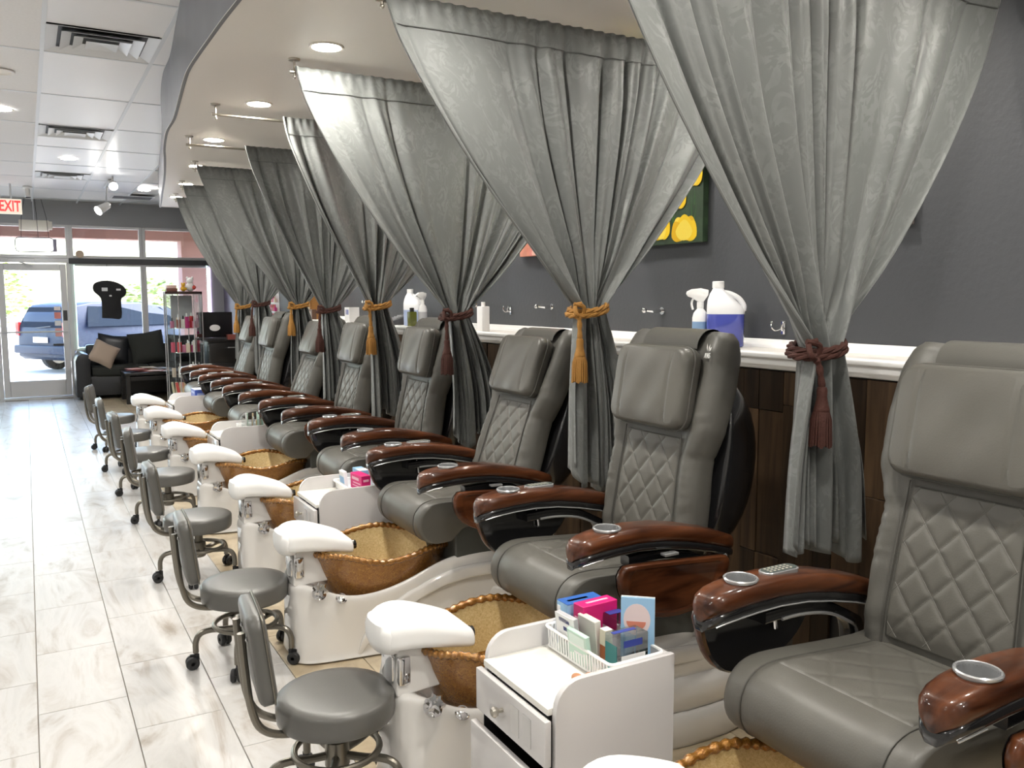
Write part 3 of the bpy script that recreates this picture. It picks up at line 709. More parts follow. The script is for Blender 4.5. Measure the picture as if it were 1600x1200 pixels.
def base_parts(root):
    """white moulded base: front column, dip for the bowl, rear pedestal"""
    #      x     half-width floor  half-width top  height edge  dip
    T = [(.905, .06, .045, .300, 0), (.915, .105, .085, .325, 0), (.945, .140, .112, .338, 0), (1.0, .158, .135, .325, .01), (1.06, .168, .165, .300, .05), (1.12, .176, .190, .285, .09), (1.2, .186, .212, .285, .13), (1.3, .198, .226, .303, .15), (1.4, .212, .232, .335, .16), (1.48, .225, .236, .370, .15), (1.56, .236, .240, .398, .10), (1.66, .246, .240, .405, .03), (1.8, .256, .238, .400, 0), (1.95, .258, .232, .392, 0), (2.1, .245, .215, .375, 0), (2.2, .215, .185, .36, 0), (2.26, .17, .14, .33, 0), (2.285, .10, .08, .28, 0)]
    rings = []
    for x, wb, wt, zt, dip in T:
        r = []
        prof = [(-wb-.012, 0), (-wb-.012, .012), (-wb, .022), (lerp(-wb, -wt, .45)+.010, zt*.45), (-wt+.006, zt*.78), (-wt, zt*.93), (-wt+.006, zt*.985), (-wt+.022, zt)]
        inner = [(-wt*.62, zt-dip*.75), (-wt*.3, zt-dip), (0, zt-dip)]
        half = prof+inner
        full = half+[(-y, z) for y, z in half[::-1][1:]]
        rings.append([(x-X0, y, z) for y, z in full])
    b = MB().loft(rings, cap=True).build('base', MT['white_gloss'], root, ang=50)
    md = b.modifiers.new('subdivision', 'SUBSURF'); md.levels = 1; md.render_levels = 2
    for sd in (-1, 1):
        ap = smooth_path([(1.16-X0, sd*.188, .012), (1.20-X0, sd*.196, .09), (1.30-X0, sd*.212, .185), (1.45-X0, sd*.232, .270), (1.62-X0, sd*.246, .318), (1.82-X0, sd*.256, .322), (2.02-X0, sd*.246, .300), (2.16-X0, sd*.222, .26)], 5)
        MB().loft([[(p.x+w_*(-.5 if i < 14 else 0)*min(1, .25+i*.1), p.y+u*min(1, .2+i*.1)-sd*.006*max(0, 1-i*.14), p.z+w_*min(1, .25+i*.1)) for u, w_ in rrect(.016, .030, .015, 4)] for i, p in enumerate(ap)]).build('base_lip', MT['white_gloss'], b, ang=60)
    # stepped oval tiers round the rear pedestal
    for i, (rx, ry, z0, z1) in enumerate([(.345, .300, .0, .12), (.325, .282, .12, .235), (.305, .264, .235, .34)]):
        rr = []
        for k, z in ((.965, z0), (1.0, z0+.02), (.995, z1-.035), (.96, z1-.008), (.90, z1)):
            rr.append([(1.99-X0+rx*k*math.copysign(abs(cos(a))**.75, cos(a)), ry*k*math.copysign(abs(sin(a))**.75, sin(a)), z) for a in [2*pi*j/40 for j in range(40)]])
        MB().loft(rr).build('pedestal_tier', MT['white_gloss'], root, ang=50)
    # seat support with dark grey skirt
    MB().loft([[(x, y, z) for x, y in [(1.60-X0, -.235), (1.98-X0, -.225), (1.98-X0, .225), (1.60-X0, .235)]] for z in (.345, .535)]).build('seat_skirt', MT['apron'], root, bevel=.015, seg=3)
    # lever under the seat
    # knobs on the near shoulder of the base
    kn = MB()
    Mk = Matrix.Translation((1.005-X0, -.150, .300)) @ Matrix.Rotation(radians(38), 4, 'X')
    kn.lathe([(.028, 0), (.03, .004), (.022, .008), (.014, .01), (.013, .022)], 20, M4=Mk)
    kn.loft([[Mk @ Vector(((.027+.006*(1 if j % 2 else -1))*k*cos(2*pi*j/12), (.027+.006*(1 if j % 2 else -1))*k*sin(2*pi*j/12), z)) for j in range(12)] for k, z in ((.7, .022), (1, .028), (1, .044), (.7, .050))])
    kn.tube([Mk @ Vector((0, 0, .05)), Mk @ Vector((0, .004, .066))], .004, 8).build('tap_knob', MT['chrome'], root, ang=40)
    Mk2 = Matrix.Translation((1.095-X0, -.168, .272)) @ Matrix.Rotation(radians(42), 4, 'X')
    MB().lathe([(.024, 0), (.025, .006), (.021, .010), (.019, .007), (.015, .010), (.0, .011)], 24, M4=Mk2).build('jet_button', MT['chrome'], root, ang=40)
    # neck of the footrest with chrome mixer
    nk = MB().loft([[(lerp(x0, x1, a)-X0, hw*b_, z) for a, b_ in ((0, -1), (1, -.8), (1, .8), (0, 1))] for x0, x1, hw, z in ((.918, 1.085, .082, .325), (.925, 1.06, .072, .38), (.93, 1.045, .066, .47))])
    nk.build('footrest_neck', MT['white_gloss'], root, bevel=.01, seg=3)
    MB().loft([[(.926-X0+dx, y, z) for y, z in rrect(.045, .05, .02, 4)] for dx in (-.012, .0)]).off(0, -.01, .405).build('mixer_plate', MT['chrome'], root, bevel=.003)
    MB().box(.925-X0, .965-X0, -.085, -.062, .36, .45).build('spray_holder', MT['chrome'], root, bevel=.008)
    sp = smooth_path([(1.03-X0, 0, .43), (1.10-X0, 0, .445), (1.17-X0, 0, .452), (1.205-X0, 0, .448)], 4)
    MB().tube(sp, [.014]*(len(sp)-4)+[.014, .02, .022, .022], 14).build('water_spout', MT['chrome'], root)
    MB().lathe([(.010, 0), (.019, .002), (.019, .014), (.0, .014)], 14, M4=Matrix.Translation((1.205-X0, 0, .448)) @ Matrix.Rotation(pi/2, 4, 'Y')).build('spout_tip', MT['black_gloss'], root)
    # footrest pad, sloping down towards the bowl
    rings = []
    for x, zc, hw, hh in [(.872, .510, .04, .015), (.880, .516, .075, .032), (.90, .524, .10, .045), (.94, .531, .115, .050), (.99, .530, .120, .050), (1.04, .518, .120, .046), (1.09, .504, .116, .042), (1.13, .492, .112, .038), (1.16, .483, .108, .034), (1.174, .478, .104, .030), (1.180, .476, .096, .021), (1.183, .475, .07, .008)]:
        ring = []
        for u, w_ in rrect(hw, hh, hh*.75, 6):
            sag = -.012*(abs(u)/max(hw, .001))**2 if w_ < 0 else -.016*(abs(u)/max(hw, .001))**2
            ring.append((x-X0, u, zc+w_+sag))
        rings.append(ring)
    pd = MB().loft(rings).build('footrest_pad', MT['white_pad'], root, ang=70)
    md = pd.modifiers.new('subdivision', 'SUBSURF'); md.levels = 1; md.render_levels = 1
    # raised heel lobe at the front of the pad
    rings = []
    for z, k in ((.455, .55), (.463, .8), (.49, 1), (.525, 1.02), (.55, .9)):
        rings.append([(.912-X0+.047*k*cos(2*pi*j/20), .096*k*math.copysign(abs(sin(2*pi*j/20))**.8, sin(2*pi*j/20)), z) for j in range(20)])
    MB().loft(rings).build('pad_heel', MT['white_pad'], pd, ang=70)
    # amber bowl
    N = 64
    def rim(a):
        ca, sa = cos(a), sin(a)
        x = 1.335+.325*math.copysign(abs(ca)**.85, ca)
        hy = .225*(1-.18*max(0, -ca)**2-.10*max(0, ca)**2)
        y = hy*math.copysign(abs(sa)**.8, sa)
        z = .428+.022*ca*ca*(1 if ca < 0 else .3)+.014*sin(a*5+.6)*abs(sa)+ (.018 if sa > 0 else 0)*abs(sa)
        return x, y, z
    def shell(k, z0, mix):
        out = []
        for j in range(N):
            x, y, z = rim(2*pi*j/N); out.append((1.335+(x-1.335)*k-X0, y*k, lerp(z0, z, mix)))
        return out
    MB().loft([shell(.50, .215, 0), shell(.70, .225, .02), shell(.80, .25, .12), shell(.87, .25, .45), shell(.93, .25, .78), shell(.99, .25, 1)], c1=False).build('bowl', MT['bowl'], root, ang=60)
    MB().loft([shell(.97, .25, 1), shell(.91, .26, .78), shell(.84, .26, .45), shell(.76, .262, .14)], c0=False, c1=False).build('bowl_lining', MT['bowl_in'], root, ang=60, fix=True)
    MB().loft([shell(.77, .265, .16), shell(.72, .250, .05), shell(.64, .240, .02), shell(.3, .234, 0)], c0=False).build('bowl_floor', MT['bowl'], root, ang=60)
    NR = 288; pts, rad = [], []
    for j in range(NR):
        a = 2*pi*j/NR; x, y, z = rim(a); pts.append((1.335+(x-1.335)*.985-X0, y*.985, z)); rad.append(.0130+.0026*sin(j*2*pi/4+.4))
    MB().tube(pts, rad, 10, loop=True).build('bowl_rim', MT['bowl'], root, ang=80)

proto = thing('pedicure_chair', '', 'pedicure chair', (X0, 0, 0), 0)
base_parts(proto); seat_parts(proto); back_o = back_parts(proto); shell_part(proto)
arm_parts(proto, -1); arm_parts(proto, 1)
CHY = [1.23, 2.41, 3.56, 4.69, 5.85, 7.05, 8.2, 9.37]
CHDX = [.015, .0, 0, .04, .02, 0, .0, .01]
CHREC = [11, 10, 20, 12, 14, 22, 14, 20]
CHLAB = ['grey quilted pedicure chair nearest the camera, cut off by the right edge',
         'grey quilted pedicure chair with a white emblem on its top corner, second from the camera',
         'grey quilted pedicure chair leaning far back, between the gold-tied and the dark red-tied curtain',
         'grey pedicure chair whose headrest shows just left of the second brown-tied curtain',
         'grey pedicure chair fifth from the camera, half hidden by a gold-tied curtain',
         'grey pedicure chair sixth from the camera, leaning back between two curtains',
         'grey pedicure chair seventh from the camera, its headrest bluish in window light',
         'grey pedicure chair farthest from the camera, next to the glass display case']
units = [proto]+[dup_tree(proto) for _ in range(7)]
for i in range(8):
    o = units[i]
    o.location = (X0+CHDX[i], CHY[i], 0); tag(o, CHLAB[i], 'pedicure chair', 'pedicure chairs in the row')
    for ch in o.children:
        if ch.name.split('.')[0] in ('backrest', 'back_shell'): ch.rotation_euler.y = radians(CHREC[i])
    if i == 0:      # this unit's footrest is drawn up higher
        for ch in o.children:
            b_ = ch.name.split('.')[0]
            if b_ == 'footrest_pad': ch.location.z += .052; ch.location.x -= .03
            if b_ == 'footrest_neck': ch.scale.z = 1.36; ch.location.z = .325*(1-1.36)
            if b_ in ('mixer_plate', 'spray_holder'): ch.location.z += .03
            if b_ in ('water_spout', 'spout_tip'): ch.location.z += .052
    if i == 1:
        bk = [c for c in o.children if c.name.startswith('backrest')][0]
        Mt = Matrix.Translation((-.086, -.235, .735)) @ Matrix.Rotation(radians(-20), 4, 'Z') @ Matrix(((0, 0, -1, 0), (-1, 0, 0, 0), (0, 1, 0, 0), (0, 0, 0, 1)))
        text_mesh('emblem_lettering', 'ANS', .026, MT['white_print'], bk, Mt)
        lf = MB()
        for dx, rot, ln in ((-.004, .35, .030), (.006, -.25, .026), (.012, -.8, .022)):
            c_, s_ = cos(rot), sin(rot)
            pts = [(0, 0), (-.0045, ln*.5), (0, ln), (.0045, ln*.5)]
            lf.add([(dx+x*c_-y_*s_, .016+x*s_+y_*c_, .0) for x, y_ in pts], [(0, 1, 2, 3)])
        lf.xf(Mt).build('emblem_leaf', MT['white_print'], bk, smooth=False)

# ------------------------------------------------------------------ stools
def make_stool():
    r = thing('pedicure_stool', '', 'stool')
    MB().lathe([(.0, .270), (.160, .270), (.171, .273), (.1765, .280), (.1790, .300), (.1790, .334), (.1765, .343), (.170, .3485), (.14, .3525), (.07, .355), (.0, .356)], 40).build('seat', MT['stool_vinyl'], r, ang=60)
    b = MB().loft([[(x, u, z) for u, z in rrect(.135*k, .135*k, .045*k, 6)] for x, k in ((-.026, .88), (-.022, .95), (-.014, 1), (.012, 1), (.020, .96), (.026, .88))])
    bp = b.build('backrest', MT['stool_vinyl'], r, loc=(-.225, 0, .525), ang=50); bp.rotation_euler.y = radians(-7)
    MB().tube([(.016, u, z) for u, z in rrect(.137, .137, .046, 6)], .003, 6, loop=True).build('back_piping', MT['steel'], bp)
    for s in (-1, 1):
        pts = smooth_path([(-.275, s*.062, .60), (-.268, s*.062, .50), (-.255, s*.062, .38), (-.225, s*.060, .305), (-.15, s*.05, .270), (-.02, s*.035, .266)], 5)
        MB().tube(pts, .0115, 10).build('back_tube', MT['steel'], r)
        for z in (.58, .47): MB().sphere((-.262, s*.062, z), .008, 8, 6).build('screw', MT['chrome'], r)
    MB().lathe([(.0, .278), (.045, .278), (.05, .265), (.03, .262), (.022, .25), (.022, .2), (.036, .196), (.038, .12), (.03, .112), (.0, .112)], 20).build('column', MT['steel'], r, ang=40)
    n = 40
    MB().tube([(.128*cos(2*pi*k/n), .128*sin(2*pi*k/n), .168) for k in range(n)], .0105, 10, loop=True).build('foot_ring', MT['steel'], r)
    leg = MB().tube(smooth_path([(.02, 0, .150), (.09, 0, .150), (.145, 0, .155), (.185, 0, .145), (.203, 0, .115), (.205, 0, .068)], 5), .0125, 10).mesh('leg', MT['steel'])
    cs = MB()
    for s in (-1, 1):
        cs.lathe([(.008, -.009), (.024, -.009), (.0275, -.004), (.0275, .006), (.023, .010), (.0, .010)] if s > 0 else [(.0, -.010), (.023, -.010), (.0275, -.006), (.0275, .004), (.024, .009), (.008, .009)], 18, M4=Matrix.Translation((.219, s*.014, .0276)) @ Matrix.Rotation(pi/2, 4, 'X'))
    cs.box(.192, .229, -.004, .004, .03, .062).tube([(.205, 0, .05), (.205, 0, .08)], .007, 8)
    csm = cs.mesh('caster', MT['black_matte'])
    for k in range(5):
        l = place(leg, 'leg', r, (0, 0, 0), 2*pi*k/5+.6); place(csm, 'caster', l)
    return r
st0 = make_stool()
ST = [(.757, 2.42, -.10), (.745, 3.61, -.05), (.766, 4.87, .03), (.79, 6.22, -.12), (.775, 7.22, .10), (.755, 8.30, .02), (.745, 9.55, -.25)]
STL = ['grey stool nearest the camera, in front of the near white footrest', 'grey stool second from the camera, its seat overlapping the second bowl base', 'grey stool third from the camera along the bright floor', 'grey stool fourth from the camera, back seen edge on', 'grey stool fifth from the camera', 'grey stool sixth from the camera, second from the far end', 'grey stool farthest from the camera, nearest the black sofa']
for i, (x, y, a) in enumerate(ST):
    o = st0 if i == 0 else dup_tree(st0)
    o.location = (x, y, 0); o.rotation_euler.z = a; tag(o, STL[i], 'stool', 'pedicure stools along the aisle')

# ------------------------------------------------------------------ curtains, rods, tiebacks
CUR = [ # y, rod x0, cloth x0, cloth x1, tie x, tie z, bottom z, bottom x0, bottom x1, colour, sag
 (1.81, 1.10, 1.20, 2.94, 2.108, 1.385, .745, 1.975, 2.35, 'rope_brown'),
 (2.97, 1.15, 1.16, 2.92, 2.055, 1.490, .752, 1.962, 2.27, 'rope_gold'),
 (4.09, 1.144, 1.15, 2.92, 1.985, 1.455, .765, 1.95, 2.24, 'rope_brown'),
 (5.23, 1.00, 1.39, 2.92, 1.975, 1.495, .77, 1.92, 2.20, 'rope_gold'),
 (6.33, 1.03, 1.41, 2.92, 2.0, 1.46, .78, 1.94, 2.22, 'rope_brown'),
 (7.44, 1.25, 1.265, 2.92, 2.08, 1.48, .79, 1.99, 2.27, 'rope_gold'),
 (8.73, 1.345, 1.355, 2.92, 2.06, 1.49, .80, 1.97, 2.26, 'rope_brown'),
 (9.82, 1.445, 1.455, 2.92, 2.12, 1.455, .80, 2.02, 2.30, 'rope_gold')]
RODZ = 2.595
def cloth(i, y0, rx0, x0, x1, tx, tz, bz, bx0, bx1):
    q = random.Random(40+i); NU, NV1, NV2 = 240, 46, 30
    nf = 9+q.randint(0, 1)
    ph = [q.uniform(0, 6.28) for _ in range(8)]; am = [q.uniform(.6, 1.25) for _ in range(40)]
    def fold(s, sharp):
        v = s*nf + .7*sin(s*7+ph[0]) + .30*sin(s*19+ph[1]); k = int(floor(v)); f = v-k
        a = am[k % 40]
        wv = 2*abs(sin(pi*f))**.55-1 + .25*sin(4*pi*f+k)
        return -a*wv
    tw = .060
    rows = []
    top = RODZ+.022
    flat0 = .17 if i in (1, 2, 5, 6, 7) else .0      # some stretches of cloth hang flat at the free end
    for j in range(NV1):
        t = j/(NV1-1); z = lerp(top, tz, t)
        row = []
        # gather: straight lines from rod to tie, easing into the neck
        gt = t
        for k in range(NU):
            s = k/(NU-1)
            g = gt**lerp(1.34, 1.52 if i == 0 else 1.36, s)
            s_t = s if flat0 == 0 else (s*(1-.0))
            xs_ = lerp(x0, x1, s_t)
            xt = tx+tw*(2*s-1)*(1.0)
            x = lerp(xs_, xt, g)
            edge = min(s, 1-s)
            amp = lerp(.012, .030, sstep(0, .25, t)) * (1-sstep(.80, 1.0, t)*.15)
            if flat0 and s < flat0: amp *= .35+.65*s/flat0
            yf = fold(s, .8)*amp*(.35+.65*sstep(.03, .12, t)) - .016*(1-sstep(.04, .13, t))
            x += .010*cos(2*pi*(s*nf)+ph[2])*sstep(.05, .4, t)*(1-sstep(.8, 1, t))
            depth = .030*sin(s*17+ph[3])*sstep(.75, 1, t)
            # rod pocket: narrow gathers
            if t < .07: yf += .006*sin(s*210+ph[4])*(1-t/.07)
            row.append((x, y0+yf+depth-.004, z))
        rows.append(row)
    for j in range(1, NV2):
        t = j/(NV2-1)
        row = []
        for k in range(NU):
            s = k/(NU-1)
            zb = bz + .05*sin(s*5+ph[5])*sin(s*13+ph[6]) + (.10*(1-sstep(0, .12, s)) if i in (0, 2) else .03*(1-sstep(0, .1, s)))
            z = lerp(tz, zb, t)
            g = sin(min(1, t*1.35)*pi/2)*.75+t*.25
            x = lerp(tx+tw*(2*s-1), lerp(bx0, bx1, s), g)
            amp = lerp(.030, .040, t)
            y = y0+fold(s, .8)*amp + .030*sin(s*17+ph[3])*(1-.5*t)-.004
            x += .010*cos(2*pi*s*nf+ph[2])*t
            row.append((x, y, z))
        rows.append(row)
    mb = MB(); V = [p for r in rows for p in r]; nv = len(rows)
    mb.add(V, [(j*NU+k, j*NU+k+1, (j+1)*NU+k+1, (j+1)*NU+k) for j in range(nv-1) for k in range(NU-1)])
    me = mb.mesh('curtain', MT['fabric'], ang=180, fix=False)
    uv = me.uv_layers.new(name='uv'); W, H = 2.6, 1.9
    for lp in me.loops:
        vi = lp.vertex_index; uv.data[lp.index].uv = ((vi % NU)/(NU-1)*W, (vi//NU)/(nv-1)*H)
    o = bpy.data.objects.new('curtain', me); C.objects.link(o)
    md = o.modifiers.new('thickness', 'SOLIDIFY'); md.thickness = .0025; md.offset = 0
    return o, rows, NU
CLAB = ['grey damask curtain nearest the camera, tied with a brown tassel', 'grey damask curtain with a gold tassel between the near two headrests and the reclined one', 'wide grey damask curtain third from the camera, tied with a dark red-brown tassel',
        'grey curtain fourth from the camera, gold tassel, bunched away from its bare rod end', 'grey curtain fifth from the camera, dark brown tassel, hanging from a half bare rod', 'grey curtain sixth from the camera, short gold tassel', 'grey curtain seventh from the camera, brown tassel hanging at its left', 'grey curtain farthest from the camera, gold tassel, beside the black monitor']
for i, (y0, rx0, x0, x1, tx, tz, bz, bx0, bx1, colr) in enumerate(CUR):
    o, rows, NU = cloth(i, y0, rx0, x0, x1, tx, tz, bz, bx0, bx1)
    tag(o, CLAB[i], 'curtain', 'grey curtains between the chairs')
    # top hem stitched band
    j = 4; 
    MB().tube([Vector(rows[j][k])+Vector((0, -.006, 0)) for k in range(0, NU, 3)], .0022, 5).build('hem_seam', MT['fabric_hem'], o)
    MB().tube([Vector(rows[j_][1])+Vector((0, -.004, 0)) for j_ in range(0, 46)], .0045, 6).build('side_hem', MT['fabric'], o)
    # rod
    r = thing('curtain_rod', ['nickel curtain rod holding the nearest curtain', 'nickel curtain rod holding the second curtain, gold tassel', 'nickel curtain rod holding the third curtain', 'nickel curtain rod with its bare end under the second ceiling light', 'nickel curtain rod with its bare end under the third ceiling light', 'nickel curtain rod holding the sixth curtain', 'nickel curtain rod holding the seventh curtain', 'nickel curtain rod holding the farthest curtain'][i], 'curtain rod', (rx0, y0, SZ), 0, 'curtain rods under the soffit')
    MB().tube([(-.012, 0, RODZ-SZ), (WX-.006-rx0, 0, RODZ-SZ)], .0085, 12).build('rod', MT['nickel'], r)
    MB().tube([(.01, 0, -.004), (.01, 0, RODZ-SZ-.02)], .006, 10).sphere((.01, 0, RODZ-SZ-.022), .009, 10, 6).build('post', MT['nickel'], r)
    MB().lathe([(.0, -.008), (.026, -.008), (.028, -.004), (.028, -.0005), (.0, -.0005)], 20, (.01, 0, 0)).build('flange', MT['nickel'], r)
    MB().lathe([(.0, 0), (.026, 0), (.026, .006), (.0, .006)], 18, M4=Matrix.Translation((WX-.0065-rx0, 0, RODZ-SZ)) @ Matrix.Rotation(pi/2, 4, 'Y')).build('wall_flange', MT['nickel'], r)
    # tieback: two twisted turns, knot, cord and tassel
    nm = 'brown' if colr == 'rope_brown' else 'gold'
    tb = thing('curtain_tieback', ['brown rope tieback with a long tassel on the nearest curtain', 'gold rope tieback with a long tassel on the second curtain', 'dark brown rope tieback with a tassel on the third curtain', 'gold rope tieback with a tassel on the fourth curtain', 'dark brown rope tieback with a tassel on the fifth curtain', 'gold rope tieback with a tassel on the sixth curtain', 'brown rope tieback with its tassel off to the left of the seventh curtain', 'gold rope tieback with a tassel on the farthest curtain'][i], 'tieback', (tx, y0, tz), 0, 'rope tiebacks on the curtains')
    rope = MB()
    for st_ in (0, 1, 2):
        pts = []
        for k in range(97):
            a = 2*pi*k/96*2; rx, ry = .082+.006*sin(a*.5), .078
            zz = -.006+.034*(k/96-.5)+.016*cos(a-.6)
            tw_ = k*.55+st_*2*pi/3
            pts.append(((rx+.006*cos(tw_))*cos(a), (ry+.006*cos(tw_))*sin(a), zz+.006*sin(tw_)))
        rope.tube(pts, .0068, 6)
    rope.build('rope_loop', MT[colr], tb)
    kx = -.082; ky = -.050
    MB().tube(smooth_path([(kx-.02, ky, .02), (kx+.02, ky-.014, .008), (kx+.018, ky-.006, -.03), (kx-.016, ky-.016, -.022), (kx-.012, ky-.002, .014), (kx+.012, ky-.012, .022)], 6), .009, 8).build('knot', MT[colr], tb)
    L1 = [.10, .105, .12, .12, .13, .07, .13, .10][i]; dx = [.07, .0, -.01, .02, -.03, -.01, -.06, -.03][i]
    cd = smooth_path([(kx, ky-.006, -.02), (kx+dx*.3, ky-.012, -.05), (kx+dx*.5, ky-.016, -.02-L1)], 6)
    MB().tube(cd, [.010+.002*sin(k*1.9) for k in range(len(cd))], 8).build('cord', MT[colr], tb)
    hx, hy, hz = kx+dx*.5, ky-.016, -.015-L1
    MB().lathe([(.0, 0), (.013, -.002), (.016, -.012), (.015, -.03), (.019, -.055), (.023, -.066), (.024, -.074), (.021, -.080), (.0, -.080)], 16, (hx, hy, hz)).build('tassel_head', MT[colr], tb, ang=60)
    fr = MB()
    for k in range(30):
        a = 2*pi*k/30; a2 = a+.15*sin(k*7.1); l = .105+.004*sin(k*5)
        fr.tube([(hx+.019*cos(a), hy+.019*sin(a), hz-.072), (hx+.028*cos(a2), hy+.028*sin(a2), hz-.10), (hx+.031*cos(a2), hy+.031*sin(a2), hz-.075-l)], .0038, 5)
    for k in range(14):
        a = 2*pi*k/14+.2; fr.tube([(hx+.01*cos(a), hy+.01*sin(a), hz-.075), (hx+.018*cos(a), hy+.018*sin(a), hz-.176)], .004, 5)
    fo = fr.build('tassel_fringe', MT[colr], tb)

# ------------------------------------------------------------------ white carts
def make_cart(drawers=True):
    r = thing('pedicure_cart', '', 'cart')
    d, hw, h = .38, .185, .612      # depth along x, half width, height
    for s in (-1, 1):
        side = [(.012, 0), (d, 0), (d, h), (.085, h)]+[(.085-.072*sin(a), h-.072+.072*cos(a)) for a in [pi/2*k/6 for k in range(1, 7)]]+[(.012, .535)]
        MB().prism(side, s*hw, s*(hw-.018)).build('side_panel', MT['white_lac'], r, bevel=.003, seg=2)
    MB().box(d-.018, d, -hw+.0185, hw-.0185, 0.01, h-.004).build('back_panel', MT['white_lac'], r, bevel=.002, seg=1)
    MB().box(.0, d-.0185, -hw+.0185, hw-.0185, .528, .546).build('cart_top', MT['white_top'], r, bevel=.003, seg=2)
    MB().box(.03, d-.02, -hw+.019, hw-.019, .03, .05).build('bottom_panel', MT['white_lac'], r, smooth=False)
    def drawer(z0, z1, pull):
        dd = MB().box(-.004-pull, .014-pull, -hw+.004, hw-.004, z0, z1).build('drawer', MT['white_lac'], r, bevel=.003, seg=2)
        dd['label'] = 'white drawer front'
        MB().box(.014-pull, .28-pull, -hw+.03, hw-.03, z0+.02, z0+.03).box(.014-pull, .28-pull, -hw+.03, -hw+.036, z0+.02, z1-.03).box(.014-pull, .28-pull, hw-.036, hw-.03, z0+.02, z1-.03).build('drawer_box', MT['white_lac'], dd, smooth=False)
        MB().lathe([(.006, 0), (.006, .012), (.013, .018), (.015, .026), (.010, .032), (.0, .033)], 18, M4=Matrix.Translation((-.004-pull, .03, (z0+z1)/2)) @ Matrix.Rotation(-pi/2, 4, 'Y')).build('knob', MT['nickel'], dd)
        for k in (-.035, -.095): MB().box(-.0055-pull, -.0035-pull, k-.02, k+.02, z0+.02, z1-.022).build('inset_patch', MT['grey_inset'], dd, smooth=False)
        return dd
    drawer(.405, .522, .012)
    dr2 = MB().box(-.034, -.016, -hw+.004, hw-.004, .05, .375).build('door', MT['white_lac'], r, bevel=.003, seg=2); dr2['label'] = 'white cart door standing slightly open'
    for s in (-1, 1): MB().box(.0, d-.03, s*(hw-.0205)-.002, s*(hw-.0205)+.002, .05, .5).build('inner_liner', MT['black_matte'], r, smooth=False)
    return r
cart0 = make_cart()
CART = [(1.045, 1.835, 'white cart nearest the camera, carrying the basket of boxes'), (1.165, 4.13, 'white cart with the pink box on top, by the second chair pair'), (1.15, 6.46, 'white cart with a small glass box of tools on top'), (1.16, 8.72, 'white cart farthest from the camera, with the blue carton')]
for i, (x, y, l) in enumerate(CART):
    o = cart0 if i == 0 else dup_tree(cart0)
    o.location = (x, y, 0); tag(o, l, 'cart', 'white carts between the chairs')
TZ = .5465
# --- basket on the near cart
bx, by = 1.325, 1.835
bk = thing('plastic_basket', 'white slotted plastic basket holding boxes on the near cart', 'basket', (bx, by, TZ))
L_, W_, H_ = .158, .086, .062     # half length along y, half width along x, height
side = MB(); side.loft([[(u*k, v*k, z) for u, v in rrect(W_*.93, L_*.95, .012, 3)] for k, z in ((1, 0), (1, .003))])
side.build('basket_floor', MT['white_pad'], bk)
MB().tube([(u, v, H_) for u, v in rrect(W_, L_, .014, 4)], .0045, 6, loop=True).build('basket_rim', MT['white_pad'], bk)
MB().tube([(u*.945, v*.965, .006) for u, v in rrect(W_, L_, .014, 4)], .004, 6, loop=True).build('basket_foot', MT['white_pad'], bk)
slat = MB().loft([[(u, v, z) for u, v in ((-.0012, -.0032), (.0012, -.0032), (.0012, .0032), (-.0012, .0032))] for z in (0, H_-.006)]).mesh('basket_slat', MT['white_pad'], smooth=False)
for k in range(23):
    v = lerp(-L_+.014, L_-.014, k/22)
    for s in (-1, 1):
        o = place(slat, 'basket_slat', bk, (s*W_*.95, v*.965, .006)); o.rotation_euler.y = s*.07
for k in range(12):
    u = lerp(-W_+.014, W_-.014, k/11)
    for s in (-1, 1):
        o = place(slat, 'basket_slat', bk, (u*.95, s*L_*.965, .006), pi/2); o.rotation_euler.x = s*.07
def carton(name, label, loc, rz, sx, sy, sz, mat, band=None, tilt=0, cat='box', group=None, bands=()):
    r = thing(name, label, cat, loc, rz, group)
    if tilt: r.rotation_euler.y = tilt
    MB().box(-sx/2, sx/2, -sy/2, sy/2, 0, sz).build('carton', mat, r, bevel=.0015, seg=1)
    for (face, a0, a1, b0, b1, m) in bands:
        e_ = .0006
        if face == 'front': q = MB().box(-sx/2-e_, -sx/2+e_, a0*sy/2, a1*sy/2, b0*sz, b1*sz)
        elif face == 'near': q = MB().box(a0*sx/2, a1*sx/2, -sy/2-e_, -sy/2+e_, b0*sz, b1*sz)
        else: q = MB().box(a0*sx/2, a1*sx/2, b0*sy/2, b1*sy/2, sz-e_, sz+e_)
        q.build('printed_band', m, r, smooth=False)
    return r
pink, blue, sky_b, green = flat('hot_pink', (.62, .01, .16)), flat('blue_card', (.03, .12, .42)), flat('sky_blue_card', (.30, .52, .75)), flat('mint_pack', (.50, .68, .58))
wht = MT['paper']; grey_p = flat('grey_card', (.45, .45, .47)); navy = flat('navy_print', (.03, .05, .28)); orng = flat('amber_liquid', (.35, .10, .03)); teal = flat('teal_print', (.03, .20, .20))
zb = TZ+.006
carton('tall_box', 'blue and white tall box at the far end of the basket', (1.335, 1.955, zb), 0, .125, .055, .128, sky_b, bands=[('top', -1, 1, -1, 1, blue), ('top', -.7, .4, -.2, .25, wht), ('front', .3, .9, .3, .9, wht)])
carton('pink_box', 'hot pink box with white lettering leaning in the basket', (1.345, 1.895, zb), .05, .120, .046, .138, pink, bands=[('top', -.55, .7, -.2, .2, flat('pale_pink_print', (.8, .45, .55))), ('front', -.7, .7, .55, .75, flat('pale_pink_print', (.8, .45, .55)))])
carton('sachet_pack', 'white printed sachet with a green lower half, front left in the basket', (1.262, 1.895, zb), .06, .016, .085, .118, grey_p, tilt=-.13, bands=[('front', -1, 1, .45, 1, wht), ('front', -1, 1, .0, .3, green), ('front', -.9, .3, .34, .44, MT['seam']), ('front', -.7, .2, .62, .72, navy), ('front', -.5, .6, .82, .92, navy)])
